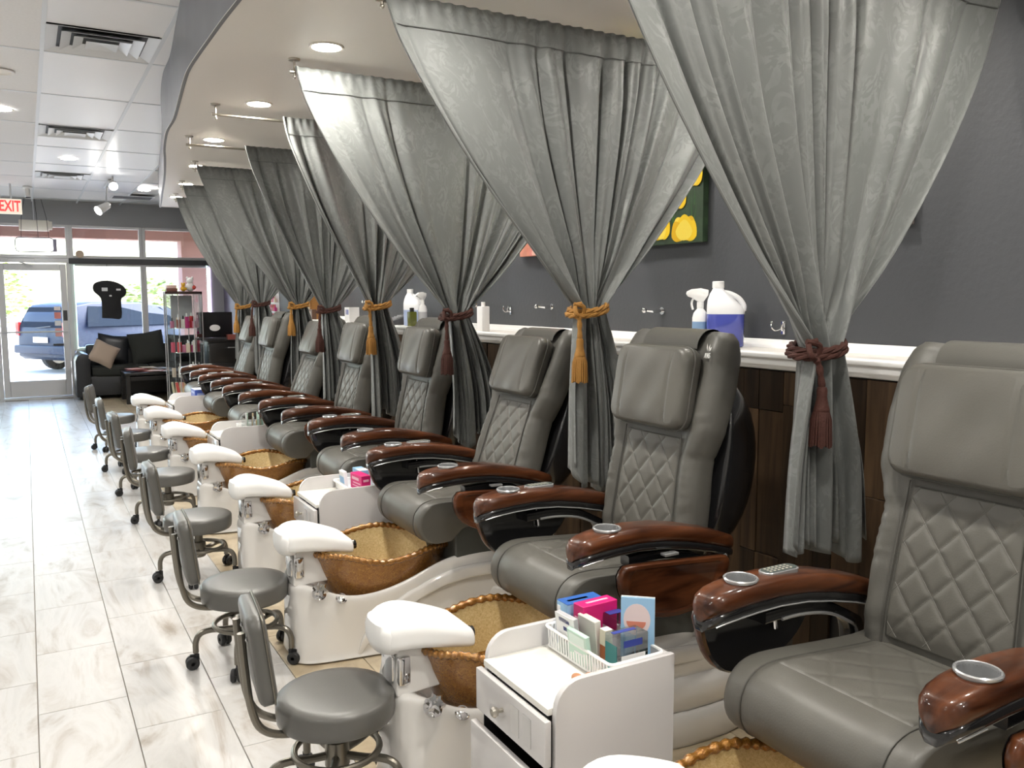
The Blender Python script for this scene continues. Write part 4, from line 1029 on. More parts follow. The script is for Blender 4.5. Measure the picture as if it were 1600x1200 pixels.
carton('sachet_pack', 'clear pale sachet in the middle of the basket', (1.30, 1.845, zb), .02, .02, .08, .120, flat('cloudy_pack', (.62, .60, .55)), tilt=-.10)
carton('sachet_pack', 'pale mint green flat pack nearest the aisle in the basket', (1.252, 1.825, zb), .02, .014, .088, .095, green, tilt=-.15, bands=[('front', -.8, .8, .55, .92, flat('pale_mint', (.66, .78, .72))), ('front', -.5, .4, .35, .42, wht)])
carton('clear_case', 'clear plastic case with blue print behind the pink box', (1.385, 1.84, zb), 0, .06, .085, .110, MT['clear_plastic'], bands=[('top', -.8, .8, .2, .8, navy), ('front', -.8, .8, .1, .7, grey_p)])
carton('nail_bottle', 'white-capped amber bottle between packs in the basket', (1.300, 1.782, zb), 0, .024, .024, .105, orng, bands=[('front', -1, 1, .6, 1, flat('cream_cap', (.72, .66, .52))), ('near', -1, 1, .6, 1, flat('cream_cap', (.72, .66, .52))), ('top', -1, 1, -1, 1, wht)], cat='bottle')
carton('clear_case', 'clear case with a white card at the near end of the basket', (1.325, 1.725, zb), 0, .10, .055, .112, MT['clear_plastic'], bands=[('near', -.75, .8, .08, .55, wht), ('near', -.6, .6, .74, .9, navy), ('front', -.9, .9, .05, .8, teal), ('top', -.8, .7, .1, .6, navy)])
br = thing('brochure', 'blue leaflet with a pink picture standing at the back of the basket', 'leaflet', (1.382, 1.752, zb+.02), .85)
MB().box(-.002, .002, -.045, .045, 0, .165).build('cover', sky_b, br, smooth=False)
MB().box(.010, .013, -.045, .045, 0, .165).build('back_page', wht, br, smooth=False)
MB().loft([[(x, .002+.036*cos(a), .105+.044*sin(a)) for a in [2*pi*k/20 for k in range(20)]] for x in (-.0026, -.0018)]).build('picture', flat('pale_pink_card', (.75, .62, .62)), br, smooth=False)
MB().loft([[(x, .004+.026*cos(a), .100+.024*sin(a)) for a in [pi+pi*k/12 for k in range(13)]] for x in (-.0032, -.0024)]).build('picture_inset', flat('salmon_card', (.62, .22, .15)), br, smooth=False)
for k, (x, y) in enumerate(((1.190, 1.755), (1.222, 1.742))):
    tag(MB().sphere((x, y, TZ+.011), .016, 12, 8, .9, 1.2, .7).build('wooden_toe_bead', flat('tan_bead', (.45, .20, .09), .5)), ['small tan bead beside the basket, farther from the cart edge', 'small tan bead beside the basket, against the cart side panel'][k], 'bead')
# second cart: tray with pink box
tr = thing('plastic_tray', 'shallow white tray holding a pink box on the second cart', 'tray', (1.445, 4.13, TZ))
MB().box(-.08, .08, -.16, .16, 0, .004).build('tray_floor', MT['white_pad'], tr, smooth=False)
MB().tube([(u, v, .04) for u, v in rrect(.088, .166, .02, 4)], .006, 6, loop=True).loft([[(u*k, v*k, z) for u, v in rrect(.084, .162, .02, 4)] for k, z in ((.96, .0), (1, .04))], cap=False).build('tray_side', MT['white_pad'], tr)
carton('pink_box', 'bright pink carton lying on the tray of the second cart', (1.425, 4.06, TZ+.03), .08, .05, .135, .078, pink, bands=[('near', -.6, .6, .6, .75, flat('pale_pink_print', (.8, .45, .55))), ('front', -.5, .7, .62, .8, flat('pale_pink_print', (.8, .45, .55))), ('front', -.8, .5, .4, .47, flat('pale_pink_print', (.8, .45, .55))), ('front', -.8, .6, .22, .28, flat('pale_pink_print', (.8, .45, .55)))])
carton('tall_box', 'pale blue carton behind the pink one on the second cart', (1.465, 4.17, TZ+.006), 0, .05, .11, .105, sky_b, bands=[('top', -1, 1, -1, .0, wht)])
carton('sachet_pack', 'blue and white sachet at the left of the tray on the second cart', (1.40, 4.235, TZ+.006), 0, .02, .07, .09, wht, tilt=-.1, bands=[('front', -1, 1, .3, .7, sky_b)])
br2 = thing('brochure', 'thin blue leaflet standing at the back of the second cart', 'leaflet', (1.506, 4.02, TZ+.005), 0)
MB().box(-.002, .002, -.045, .045, 0, .16).build('cover', sky_b, br2, smooth=False); MB().box(-.0028, -.0018, -.03, .03, .05, .14).build('picture', flat('pale_pink_card', (.7, .6, .6)), br2, smooth=False)
# third cart: glass box with tools
gb = thing('tool_box', 'clear box of wooden files and tools on the third cart', 'box', (1.42, 6.40, TZ))
MB().box(-.06, .06, -.10, .10, 0, .11).build('clear_sides', MT['clear_plastic'], gb, smooth=False)
q = random.Random(5)
for k in range(14):
    x, y = q.uniform(-.05, .05), q.uniform(-.09, .09)
    MB().box(x-.004, x+.004, y-.007, y+.007, .004, q.uniform(.09, .15)).build('nail_file', [flat('pale_wood', (.62, .48, .28)), green, wht, flat('tan_bead', (.45, .20, .09)), grey_p][k % 5], gb, smooth=False)
tr = thing('plastic_tray', 'white tray under the clear tool box on the third cart', 'tray', (1.41, 6.53, TZ))
MB().box(-.07, .07, -.02, .07, 0, .004).box(-.07, -.064, -.02, .07, 0, .05).box(.064, .07, -.02, .07, 0, .05).box(-.064, .064, .064, .07, 0, .05).box(-.064, .064, -.02, -.014, 0, .05).build('tray_body', MT['white_pad'], tr, smooth=False)
carton('blue_carton', 'blue glove carton with a white top on the farthest cart', (1.42, 8.70, TZ+.03), 0, .10, .22, .085, flat('royal_blue', (.05, .10, .42)), bands=[('top', -1, 1, -1, 1, flat('pale_blue_card', (.62, .68, .8))), ('front', -.7, .7, .55, .75, flat('pale_blue_print', (.3, .38, .65))), ('near', -.6, .6, .3, .6, flat('pale_blue_print', (.3, .38, .65)))])
carton('paper_stack', 'white stack of tissues under the blue carton', (1.40, 8.72, TZ), 0, .14, .26, .028, wht, cat='tissues')

# ------------------------------------------------------------------ ledge: bottles, holdbacks
LZ = 1.3095
def jug(label, loc, rz, liquid, lvl, h=.285):
    """flat-sided jug, neck at one side, hollow grip sloping down the other"""
    r = thing('gallon_jug', label, 'bottle', loc, rz)
    plas = flat('cloudy_white_plastic', (.78, .79, .81), .4)
    sq = lambda cx, a_, b_, z: [(cx+a_*math.copysign(abs(cos(t))**.6, cos(t)), b_*math.copysign(abs(sin(t))**.6, sin(t)), z) for t in [2*pi*j/36 for j in range(36)]]
    MB().loft([sq(*p) for p in [(0, .076, .052, .0), (0, .084, .060, .006), (0, .085, .061, lvl)]]).build('liquid', liquid, r, ang=60) if liquid else None
    MB().loft([sq(*p) for p in [(0, .085, .061, lvl+.0005), (0, .085, .061, .165), (-.006, .079, .058, .185), (-.020, .062, .046, .215), (-.032, .040, .034, .245), (-.036, .026, .026, .262), (-.036, .023, .023, .272)]]).build('bottle_body', plas, r, ang=60)
    MB().lathe([(.0, .270), (.027, .270), (.027, .298), (.024, .300), (.0, .300)], 20, (-.036, 0, 0)).build('cap', MT['white_pad'], r)
    MB().tube(smooth_path([(-.022, 0, .250), (.015, 0, .243), (.055, 0, .222), (.078, 0, .190), (.078, 0, .165)], 5), .013, 10).build('jug_handle', plas, r)
    return r
def sprayer(label, loc, rz, body, h=.19, band=None):
    r = thing('spray_bottle', label, 'bottle', loc, rz)
    MB().lathe([(.032, 0), (.036, .005), (.036, h*.72), (.030, h*.84), (.014, h*.95), (.013, h)], 20).build('bottle_body', body, r, ang=50)
    if band: MB().lathe([(.0365, h*.15), (.0365, h*.62)], 20).build('bottle_label', band, r)
    MB().lathe([(.016, h-.008), (.016, h+.022), (.0, .022+h)], 14).build('collar', MT['white_pad'], r)
    hd = [(-.062, h+.070), (-.066, h+.058), (-.058, h+.046), (-.04, h+.040), (-.012, h+.022), (.014, h+.022), (.034, h+.052), (.036, h+.076), (.0, h+.084), (-.04, h+.080)]
    MB().prism(hd, -.013, .013).build('trigger_head', MT['white_pad'], r, bevel=.004)
    MB().tube(smooth_path([(-.030, 0, h+.045), (-.040, 0, h+.015), (-.034, 0, h-.015)], 4), .005, 8).build('trigger', MT['white_pad'], r)
    return r
blueliq = flat('blue_liquid', (.075, .095, .42), .15, coat=.5)
jug('white gallon jug half full of blue liquid behind the emblem chair', (2.80, 2.93, LZ), radians(-48), blueliq, .15)
sprayer('white spray bottle in front of the blue-filled jug', (2.735, 3.03, LZ), radians(-35), wht, .185, flat('label_blue', (.2, .32, .5)))
cp = thing('plastic_cup', 'small clear cup left of the blue-filled jug', 'cup', (2.76, 3.20, LZ))
MB().lathe([(.022, 0), (.030, .07), (.028, .07), (.020, .004), (.0, .004)], 18).build('cup_wall', MT['clear_plastic'], cp); MB().lathe([(.03, .068), (.031, .072), (.029, .073)], 18).build('cup_rim', MT['white_pad'], cp)
jug('white gallon jug with a blue and white label between the fourth and third curtain', (2.78, 6.52, LZ), radians(-60), flat('label_blue_white', (.35, .42, .62)), .13, .28)
sprayer('white pump bottle right of the labelled jug', (2.76, 6.30, LZ), radians(20), wht, .19, grey_p)
ol = thing('oil_bottle', 'short olive green bottle in front of the labelled jug', 'bottle', (2.68, 6.33, LZ)); MB().box(-.03, .03, -.03, .03, 0, .12).build('bottle_body', flat('olive_liquid', (.10, .11, .02), .2), ol, bevel=.006); MB().lathe([(.018, .12), (.018, .15), (.0, .15)], 12).build('cap', MT['black_matte'], ol)
tq = thing('white_bottle', 'plain white bottle half behind the third curtain', 'bottle', (2.72, 5.18, LZ)); MB().box(-.03, .03, -.04, .04, 0, .17).build('bottle_body', wht, tq, bevel=.008); MB().lathe([(.014, .17), (.014, .2), (.0, .2)], 12).build('cap', MT['white_pad'], tq)
carton('white_carton', 'white carton with blue marks on the ledge left of the fourth curtain', (2.74, 7.95, LZ), 0, .10, .14, .14, wht, bands=[('front', -.6, -.1, .5, .85, navy), ('front', .1, .5, .5, .85, navy)])
ph_ = thing('telephone', 'dark desk telephone with pale keys on the ledge by the fourth curtain', 'telephone', (2.76, 6.86, LZ)); MB().prism([(-.09, 0), (.09, 0), (.09, .09), (-.09, .03)], -.1, .1).build('phone_body', flat('dark_grey_plastic', (.06, .06, .065)), ph_, bevel=.006)
kk = MB()
for a in range(4):
    for b in range(3): kk.box(-.065+a*.03, -.047+a*.03, -.05+b*.035, -.028+b*.035, .03+.0+a*.010, .052+a*.010)
kk.build('phone_keys', grey_p, ph_, smooth=False)
sh = MB().box(-.09, .09, -.2, .2, 0, .006); sp_ = thing('paper_sheets', 'loose white sheets on the ledge below the labelled jug', 'paper', (2.76, 6.75+.0, LZ)); 
sh = None
MB().box(-.09, .06, -.62, -.30, 0, .006).build('sheet', wht, sp_, (0, -.2, 0), smooth=False)
for i, (y, z) in enumerate(((1.35+.0, 1.46), (3.56, 1.465), (4.66, 1.478), (5.72, 1.48), (6.75, 1.49), (7.9, 1.50))):
    hb = thing('curtain_holdback', ['chrome curtain holdback knob on the wall, hidden right of the nearest curtain', 'chrome holdback knob on the wall above the emblem chair', 'chrome holdback knob on the wall above the reclined chair', 'chrome holdback knob on the wall beside the third tieback', 'chrome holdback knob on the wall beside the labelled jug', 'chrome holdback knob on the wall above the white carton'][i], 'holdback', (WX, y, z), 0, 'chrome holdbacks on the wall')
    MB().tube([(-.002, 0, 0), (-.05, .0, 0), (-.10, .012, .004)], [.008, .011, .007], 10).build('stem', MT['chrome'], hb)
    MB().sphere((-.112, .015, .004), .014, 12, 8).build('knob_end', MT['chrome'], hb)
    MB().lathe([(.0, -.006), (.02, -.006), (.02, .0), (.0, .0)], 16, M4=Matrix.Rotation(pi/2, 4, 'Y')).build('wall_plate', MT['chrome'], hb)
for i, (y, z) in enumerate(((2.72, 1.40), (5.20, 1.45))):
    hk = thing('wall_hook', ['small chrome hook by the blue-filled jug', 'small chrome double hook on the wall left of the gold tassel'][i], 'hook', (WX, y, z))
    MB().box(-.005, -.0005, -.012, .012, -.03, .03).build('hook_plate', MT['chrome'], hk, bevel=.002)
    for s in (-1, 1): MB().tube(smooth_path([(-.004, 0, .0), (-.03, s*.02, -.012), (-.045, s*.03, .005), (-.04, s*.034, .022)], 4), .004, 8).sphere((-.04, s*.034, .024), .006, 8, 6).build('hook_arm', MT['chrome'], hk)
# canvases on the wall
def petals(parent, cx, cz, a_, b_, lean, x, w_, h_, mats):
    """one tulip: back petals, side petals, front petal, each a thin flat leaf shape"""
    for k, (dx, rot, ka, kb, m) in enumerate([(-.30, .30, .62, 1.0, 1), (.32, -.30, .62, 1.0, 2), (0, 0, .70, 1.05, 0), (-.45, .48, .5, .86, 0), (.46, -.46, .5, .88, 1), (.05, .05, .62, .84, 2)]):
        pts = []
        for j in range(22):
            t = 2*pi*j/22; u, v = sin(t), -cos(t)
            wdt = a_*ka*.52*u*(1-.32*max(0, v)**2)
            hgt = b_*kb*(.5+.5*v) - .10*b_*(u*u)*(1 if v > 0 else 0)
            pts.append((wdt, hgt))
        r_ = rot+lean; c_, s_ = cos(r_), sin(r_); bx, bz = cx+dx*a_*.28, cz-b_*.5
        P = [(bx+p*c_-q*s_, bz+p*s_+q*c_) for p, q in pts]
        P = [(max(-w_/2+.002, min(w_/2-.002, y)), max(-h_/2+.002, min(h_/2-.002, z))) for y, z in P]
        xx = x-.00025*k
        MB().add([(xx, y, z) for y, z in P], [tuple(range(22))]).build('painted_petal', mats[m], parent, smooth=False, fix=False)
def canvas(label, yc, zc, w_, h_, bgm, fl, seed, stem):
    r = thing('wall_canvas', label, 'picture', (WX, yc, zc), 0, None)
    MB().box(-.038, -.002, -w_/2, w_/2, -h_/2, h_/2).build('canvas_block', bgm, r, bevel=.002, seg=1)
    q = random.Random(seed); lv = MB()
    for k in range(70):
        y, z = q.uniform(-w_/2+.03, w_/2-.03), q.uniform(-h_/2+.03, h_/2-.12); l, t = q.uniform(.08, .2), q.uniform(-.25, .25)
        y2 = max(-w_/2+.004, min(w_/2-.004, y+l*t)); z2 = min(h_/2-.005, z+l)
        lv.add([(-.0383-k*.000004, y-.004, z), (-.0383-k*.000004, y+.004, z), (-.0383-k*.000004, y2, z2)], [(0, 1, 2)])
    lv.build('painted_stems', stem, r, smooth=False, fix=False)['kind'] = 'stuff'
    mats = [flat('tulip_yellow', (.74, .50, .02)), flat('tulip_gold', (.62, .37, .012)), flat('tulip_pale', (.78, .60, .08))] if stem is MT['leaf_paint'] else [flat('flower_pink', (.7, .3, .25)), flat('flower_rose', (.6, .2, .18)), flat('flower_pale', (.75, .45, .38))]
    for n_, (cy, cz, a_, b_, rot) in enumerate(fl): petals(r, cy, cz, a_, b_, rot, -.0392-.0018*n_*.5, w_, h_, mats)
    return r
MT['leaf_paint'] = flat('leaf_paint', (.03, .10, .025)); MT['stem2'] = flat('stem_paint_red', (.5, .12, .08))
darkg = pmat('painted_dark_green', (.022, .045, .020), .6, var=.5, vscale=14)
# yc 3.61, width .76 ; near edge at y=3.23
tul = [(-.215, -.285, .20, .125, .0), (-.04, -.27, .13, .125, -.1), (.06, -.275, .12, .12, .12), (-.165, -.13, .125, .11, -.05), (-.28, -.03, .11, .105, .1), (-.085, -.06, .10, .11, .15), (.14, -.33, .13, .10, 0), (.2, -.14, .13, .12, -.1), (.05, .05, .13, .12, .1), (-.18, .14, .13, .12, 0), (.22, .12, .13, .12, .1), (-.02, .24, .13, .12, -.1), (-.29, .27, .10, .12, 0), (.27, .29, .12, .11, .1)]
cv = canvas('canvas of yellow tulips on dark green, right of the second curtain', 3.57, 2.17, .70, .72, darkg, tul, 3, MT['leaf_paint'])
canvas('pale canvas on the wall, only a corner showing past the nearest curtain', 2.42, 2.17, .66, .72, pmat('painted_dusk', (.12, .10, .09), .6, var=.4, vscale=9), tul[:6], 4, MT['stem2'])
canvas('canvas with a salmon edge, mostly hidden by the second curtain', 4.66, 2.17, .70, .72, pmat('painted_salmon', (.62, .25, .17), .6, var=.3, vscale=9), tul[:8], 5, MT['stem2'])

# ------------------------------------------------------------------ lights in the ceilings
def downlight(label, x, y, z, r_, on='lamp', group=None):
    t = thing('ceiling_light', label, 'ceiling light', (x, y, z), 0, group)
    MB().lathe([(r_*.82, -.001), (r_*.86, -.007), (r_, -.008), (r_*1.04, -.004), (r_*1.04, -.0005), (r_*.82, -.0005)], 32).build('light_rim', MT['lamp_rim'], t)
    MB().lathe([(r_*.83, -.0035), (.0, -.0035)], 32).add([], []).build('light_lens', MT[on], t, smooth=False)
ORD_ = ['first', 'second', 'third', 'fourth', 'fifth', 'sixth', 'seventh', 'eighth', 'ninth', 'tenth']
SOF = [(1.225, 3.82), (1.227, 5.10), (1.212, 6.38), (1.32, 7.69), (1.42, 8.93), (1.50, 10.1)]
for i, (x, y) in enumerate(SOF):
    downlight(['large round soffit light nearest the camera', 'round soffit light second from the camera', 'round soffit light third from the camera', 'round soffit light fourth from the camera', 'round soffit light fifth from the camera, by the far curtains', 'round soffit light last in the row'][i], x, y, SZ, .075, 'lamp', 'round lights in the soffit')
for i, (x, y) in enumerate([(1.22, 2.50), (1.22, 1.2), (1.3, -.1), (1.35, -1.4)]):
    downlight('round soffit light above the camera, %s of its row' % ORD_[i], x, y, SZ, .075, 'lamp', 'soffit lights above the camera')
for i, y in enumerate([1.25, 2.45, 3.62, 4.75, 5.85, 7.0, 8.2, 9.35]):
    downlight('round soffit light close to the wall, hidden behind a curtain, above the %s chair' % ORD_[i], 2.50, y, SZ, .075, 'lamp_wall', 'soffit lights close to the wall')
for i, (x, y, l, k) in enumerate([(-.09, 7.95, 'lit round light in the tiled ceiling at the left picture edge', 'lamp_main'), (.476, 10.38, 'lit round light in the tiled ceiling beyond the second vent', 'lamp_main'), (1.50, 12.85, 'lit round light in the tiled ceiling beside the soffit end', 'lamp_main'), (-.07, 6.66, 'unlit cream round light in the tiled ceiling at the left picture edge', 'lamp_off')]):
    downlight(l, x, y, CH-.004, .085, k)
n_l = 0
for x in (-.8, -2.4):  # unseen lights, added left of view to brighten floor and ceiling
    for y in (-1.5, 1.2, 3.9, 6.6, 9.3): n_l += 1; downlight('unseen added light in the tiled ceiling left of the picture, %s of its rows' % ORD_[n_l-1], x, y, CH-.004, .085, 'lamp_main', 'unseen added tiled ceiling lights out of frame')
# air vents
def vent(label, x0, y0):
    r = thing('air_vent', label, 'air vent', (x0+.3, y0+.29, CH), 0, 'square air vents in the tiled ceiling')
    MB().box(-.29, .29, -.28, .28, .012, .026).build('vent_duct', MT['black_matte'], r, smooth=False)
    for i, (a0, a1, z0, z1) in enumerate([(.293, .235, -.006, .010), (.215, .165, -.012, .010), (.150, .100, -.016, .010), (.085, .0, -.018, -.010)]):
        m = MB(); q = lambda a, z: [(-a, -a*.97, z), (a, -a*.97, z), (a, a*.97, z), (-a, a*.97, z)]
        m.loft([q(a0, z0), q(max(a1, .002), z1)], cap=False); m.loft([q(a0, z0), q(a0, z0-.003), q(max(a1-.004, .001), z1-.002)], cap=False)
        m.build('vent_ring', MT['tee'], r, smooth=False, fix=True)
for i, (x, y) in enumerate(vent_cells): vent(['square ceiling vent nearest the camera', 'square ceiling vent second from the camera', 'square ceiling vent third from the camera'][i], x-.0+.003, y)
r = thing('air_vent', 'small dark vent in the ceiling by the front wall', 'air vent', (1.45, 13.9, CH)); MB().box(-.29, .29, -.2, .2, -.006, .004).build('vent_frame', MT['tee'], r, bevel=.003)
for k in range(5): MB().box(-.26, .26, -.17+k*.075, -.13+k*.075, -.010, -.0062).build('vent_slat', MT['dark_bar'], r, smooth=False)
# track light
tk = thing('track_light', 'lit white spotlight hanging from the ceiling near the shop window', 'spotlight', (1.0, 12.4, CH-.004))
MB().box(-.02, .02, -.45, .3, -.03, 0).build('track', MT['tee'], tk, bevel=.004)
MB().tube([(0, 0, -.03), (-.01, 0, -.12), (-.02, .0, -.24)], .010, 8).build('spot_stem', MT['alu'], tk)
Ms = Matrix.Translation((-.06, 0, -.31)) @ Vector((-.72, -.45, -.5)).to_track_quat('Z', 'Y').to_matrix().to_4x4()
MB().lathe([(.0, -.10), (.03, -.10), (.045, -.08), (.052, .0), (.060, .09)], 20, M4=Ms).build('spot_head', MT['white_pad'], tk)
MB().lathe([(.056, .085), (.0, .085)], 20, M4=Ms).build('spot_lens', MT['spot_lens'], tk, smooth=False)
tk2 = thing('track_light', 'smaller lit spotlight on the same track, pointing at the camera', 'spotlight', (1.0, 11.6, CH-.004))
MB().tube([(0, 0, -.0), (0, 0, -.07)], .010, 8).build('spot_stem', MT['alu'], tk2)
Ms = Matrix.Translation((0, 0, -.10)) @ Matrix.Rotation(radians(115), 4, 'X')
MB().lathe([(.0, -.07), (.03, -.06), (.045, .0), (.05, .07)], 18, M4=Ms).build('spot_head', MT['white_pad'], tk2); MB().lathe([(.046, .066), (.0, .066)], 18, M4=Ms).build('spot_lens', MT['spot_lens'], tk2, smooth=False)
# exit sign, emergency lamp, hanging sign, sprinkler
ex = thing('exit_sign', 'white sign with red EXIT letters near the ceiling by the door', 'sign', (-.10, 13.0, 2.64))
MB().box(-.18, .122, -.02, .02, 0, .195).build('sign_box', flat('cream_plastic', (.74, .68, .56), emit=(1, .9, .75), estr=.25), ex, bevel=.004)
text_mesh('sign_lettering', 'EXIT', .185, flat('exit_red', (.75, .03, .03), emit=(1, .05, .05), estr=.6), ex, Matrix.Translation((-.014, -.022, .095)) @ Matrix.Rotation(pi/2, 4, 'X') @ Matrix.Diagonal((.64, 1.05, 1, 1)), .001, bold=.025)
MB().tube([(0, 0, .19), (0, 0, .39)], .012, 8).build('sign_stem', MT['tee'], ex)
em = thing('emergency_lamp', 'cream emergency light box beside the exit sign', 'light', (.17, 14.8, 2.56))
MB().box(-.20, .20, .0, .10, 0, .16).build('lamp_box', flat('cream_plastic2', (.72, .68, .60)), em, bevel=.01)
MB().box(.18, .24, -.06, .04, .02, .14).build('lamp_head', flat('cream_plastic2', (.72, .68, .60)), em, bevel=.01)
MB().tube([(0, .05, .15), (0, .05, .47)], .008, 6).build('lamp_stem', MT['tee'], em)
ns = thing('hanging_sign', 'bright white light sign hanging by cables in front of the door transom', 'sign', (.16, 14.6, 2.24))
MB().loft([[(x, y, z) for x, z in rrect(.24, .095, .05, 5)] for y in (-.015, .015)]).off(0, 0, .1).build('sign_panel', flat('white_sign', (.85, .85, .85), emit=(1, 1, 1), estr=1.2), ns)
MB().tube([(x, 0, z+.1) for x, z in rrect(.25, .105, .055, 5)], .008, 6, loop=True).build('sign_frame', MT['dark_bar'], ns)
MB().box(.24, .29, -.03, .03, .0, .19).build('sign_transformer', flat('lilac_grey', (.30, .28, .38)), ns, bevel=.006)
for x in (-.17, .05, .19): MB().tube([(x, 0, .2), (x*.9, .01, .5), (x*.6, .0, .77)], .004, 6).build('sign_cable', MT['black_matte'], ns)
sp = thing('sprinkler_head', 'small white ceiling sensor above the exit sign end', 'sensor', (.10, 13.2, CH-.004)); MB().lathe([(.06, 0), (.06, -.02), (.03, -.03), (.026, -.12), (.045, -.13), (.0, -.14)], 16).build('sensor_body', MT['white_pad'], sp); MB().lathe([(.03, -.14), (.03, -.15), (0, -.15)], 12).build('sensor_lens', MT['black_matte'], sp)
ks = thing('door_speaker', 'round tan disc standing on the dark bar over the window', 'ornament', (.775, 15.06, 2.175)); MB().lathe([(.0, -.015), (.055, -.015), (.06, 0), (.055, .015), (.0, .015)], 24, M4=Matrix.Translation((0, 0, .062)) @ Matrix.Rotation(pi/2, 4, 'X')).build('disc', flat('tan_disc', (.50, .38, .28)), ks)

# dark tooth-shaped board hanging in the window
hb = thing('hanging_board', 'black mushroom-shaped board hung in the window above the sofa', 'board', (0, 15.06, 0))
out = [(1.045, 1.235), (1.05, 1.50), (1.02, 1.58), (.955, 1.645), (.935, 1.70), (.945, 1.76), (.99, 1.80), (1.08, 1.825), (1.18, 1.825), (1.28, 1.80), (1.36, 1.755), (1.41, 1.695), (1.415, 1.63), (1.385, 1.575), (1.335, 1.52), (1.33, 1.235), (1.19, 1.225)]
out = [tuple(p)[:2] for p in smooth_path([(x, z, 0) for x, z in out+[out[0]]], 3)[:-1]]
MB().prism(out, -.012, .012).build('board', flat('black_foam', (.016, .016, .017), .8), hb, bevel=.004)
for x0, x1, z0, z1 in ((1.06, 1.145, 1.66, 1.715), (1.27, 1.335, 1.67, 1.70), (1.165, 1.20, 1.575, 1.60)): MB().box(x0, x1, -.016, -.0125, z0, z1).build('paper_label', wht, hb, smooth=False)
MB().tube([(1.15, 0, 1.82), (1.15, .0, 2.06), (1.15, .062, 2.11)], .003, 5).build('hanging_cord', MT['black_matte'], hb)

# ------------------------------------------------------------------ sofa and table by the window
so = thing('sofa', 'black leatherette sofa with charcoal cushions under the shop window', 'sofa', (.66, 14.40, 0))
SL = 1.95
def cushion(sx, sy, sz, pu):
    m = MB(); rings = []
    for t, k in ((-1, .86), (-.8, .96), (-.4, 1), (0, 1), (.4, 1), (.8, .96), (1, .86)):
        rings.append([(t*sx/2, u*k, w_*k) for u, w_ in rrect(sy/2, sz/2, min(sy, sz)*pu, 5)])
    return m.loft(rings)
MB().box(.0, SL, .0, .66, .06, .36).build('sofa_base', MT['sofa'], so, bevel=.02, seg=2)
for x in (-.06, SL-.12):
    arm = [(0, .05), (0, .60), (.03, .68), (.10, .72), (.18, .70), (.21, .62), (.20, .05)]
    MB().prism(arm, -.06, .68).off(x, 0, 0).build('sofa_arm', MT['sofa'], so, bevel=.02, seg=2)
MB().box(.12, SL-.1, .52, .70, .3, .82).build('sofa_back', MT['sofa'], so, bevel=.05, seg=3)
for k in range(2): cushion(.80, .58, .17, .35).off(.57+k*.82, .24, .43).build('seat_cushion', MT['sofa_fab'], so, ang=60)
for x in (.05, SL-.1):
    for y in (.05, .6): MB().box(x-.03, x+.03, y-.03, y+.03, 0, .07).build('sofa_foot', MT['blackwood'], so, smooth=False)
def pillow(name, label, loc, rot, s, mat):
    r = thing(name, label, 'cushion', loc)
    m = MB(); n = 15
    for sg in (-1, 1):
        m.grid(n, n, lambda u, v: ((2*u-1)*s*(1-.07*(1-abs(2*v-1))), sg*.085*((1-(2*u-1)**4)*(1-(2*v-1)**4))**.6, (2*v-1)*s*(1-.07*(1-abs(2*u-1)))))
    o = m.build('cushion_cover', mat, r, ang=80); r.rotation_euler = rot
pillow('throw_pillow', 'beige throw pillow leaning on the left sofa arm', (1.00, 14.42, .70), (radians(-22), radians(28), 0), .185, MT['pillow'])
pillow('back_pillow', 'black back pillow at the left of the sofa', (1.16, 14.76, .75), (radians(-16), radians(8), 0), .235, MT['sofa'])
pillow('back_pillow', 'large charcoal back pillow in the middle of the sofa', (1.66, 14.72, .76), (radians(-18), radians(-8), 0), .265, MT['sofa_fab'])
pillow('back_pillow', 'dark pillow at the right end of the sofa', (2.18, 14.76, .74), (radians(-12), radians(2), 0), .22, MT['sofa'])
tb = thing('coffee_table', 'low black coffee table with magazines in front of the sofa', 'table', (1.20, 13.5, 0))
MB().box(0, .80, 0, .80, .42, .46).build('table_top', MT['blackwood'], tb, bevel=.006)
for x in (.04, .76):
    for y in (.04, .76): MB().box(x-.03, x+.03, y-.03, y+.03, 0, .42).build('leg', MT['blackwood'], tb, bevel=.004, seg=1)
MB().box(.03, .77, .03, .77, .34, .40).build('apron', MT['blackwood'], tb, smooth=False)
q = random.Random(9)
for k in range(9):
    x, y = 1.30+q.uniform(0, .55), 13.58+q.uniform(0, .55); h = .461+.005*k
    r = thing('magazine', ['glossy magazine with a %s cover lying on the coffee table' % c for c in ('white and red', 'grey', 'black and white', 'pale pink', 'brown', 'dark red', 'cream', 'silver', 'salmon')][k], 'magazine', (x, y, h), q.uniform(-.8, .8), 'magazines on the coffee table')
    MB().box(-.10, .10, -.13, .13, 0, .0045).build('magazine_block', flat('mag_%d' % k, [(.7, .2, .15), (.3, .3, .32), (.6, .6, .6), (.7, .45, .42), (.3, .18, .1), (.35, .05, .05), (.7, .64, .5), (.5, .52, .55), (.65, .3, .22)][k]), r, smooth=False)
    MB().box(-.07, .07, -.08, .04, .0045, .0052).build('cover_picture', flat('magp_%d' % (k % 3), [(.75, .72, .7), (.12, .1, .1), (.55, .3, .22)][k % 3]), r, smooth=False)

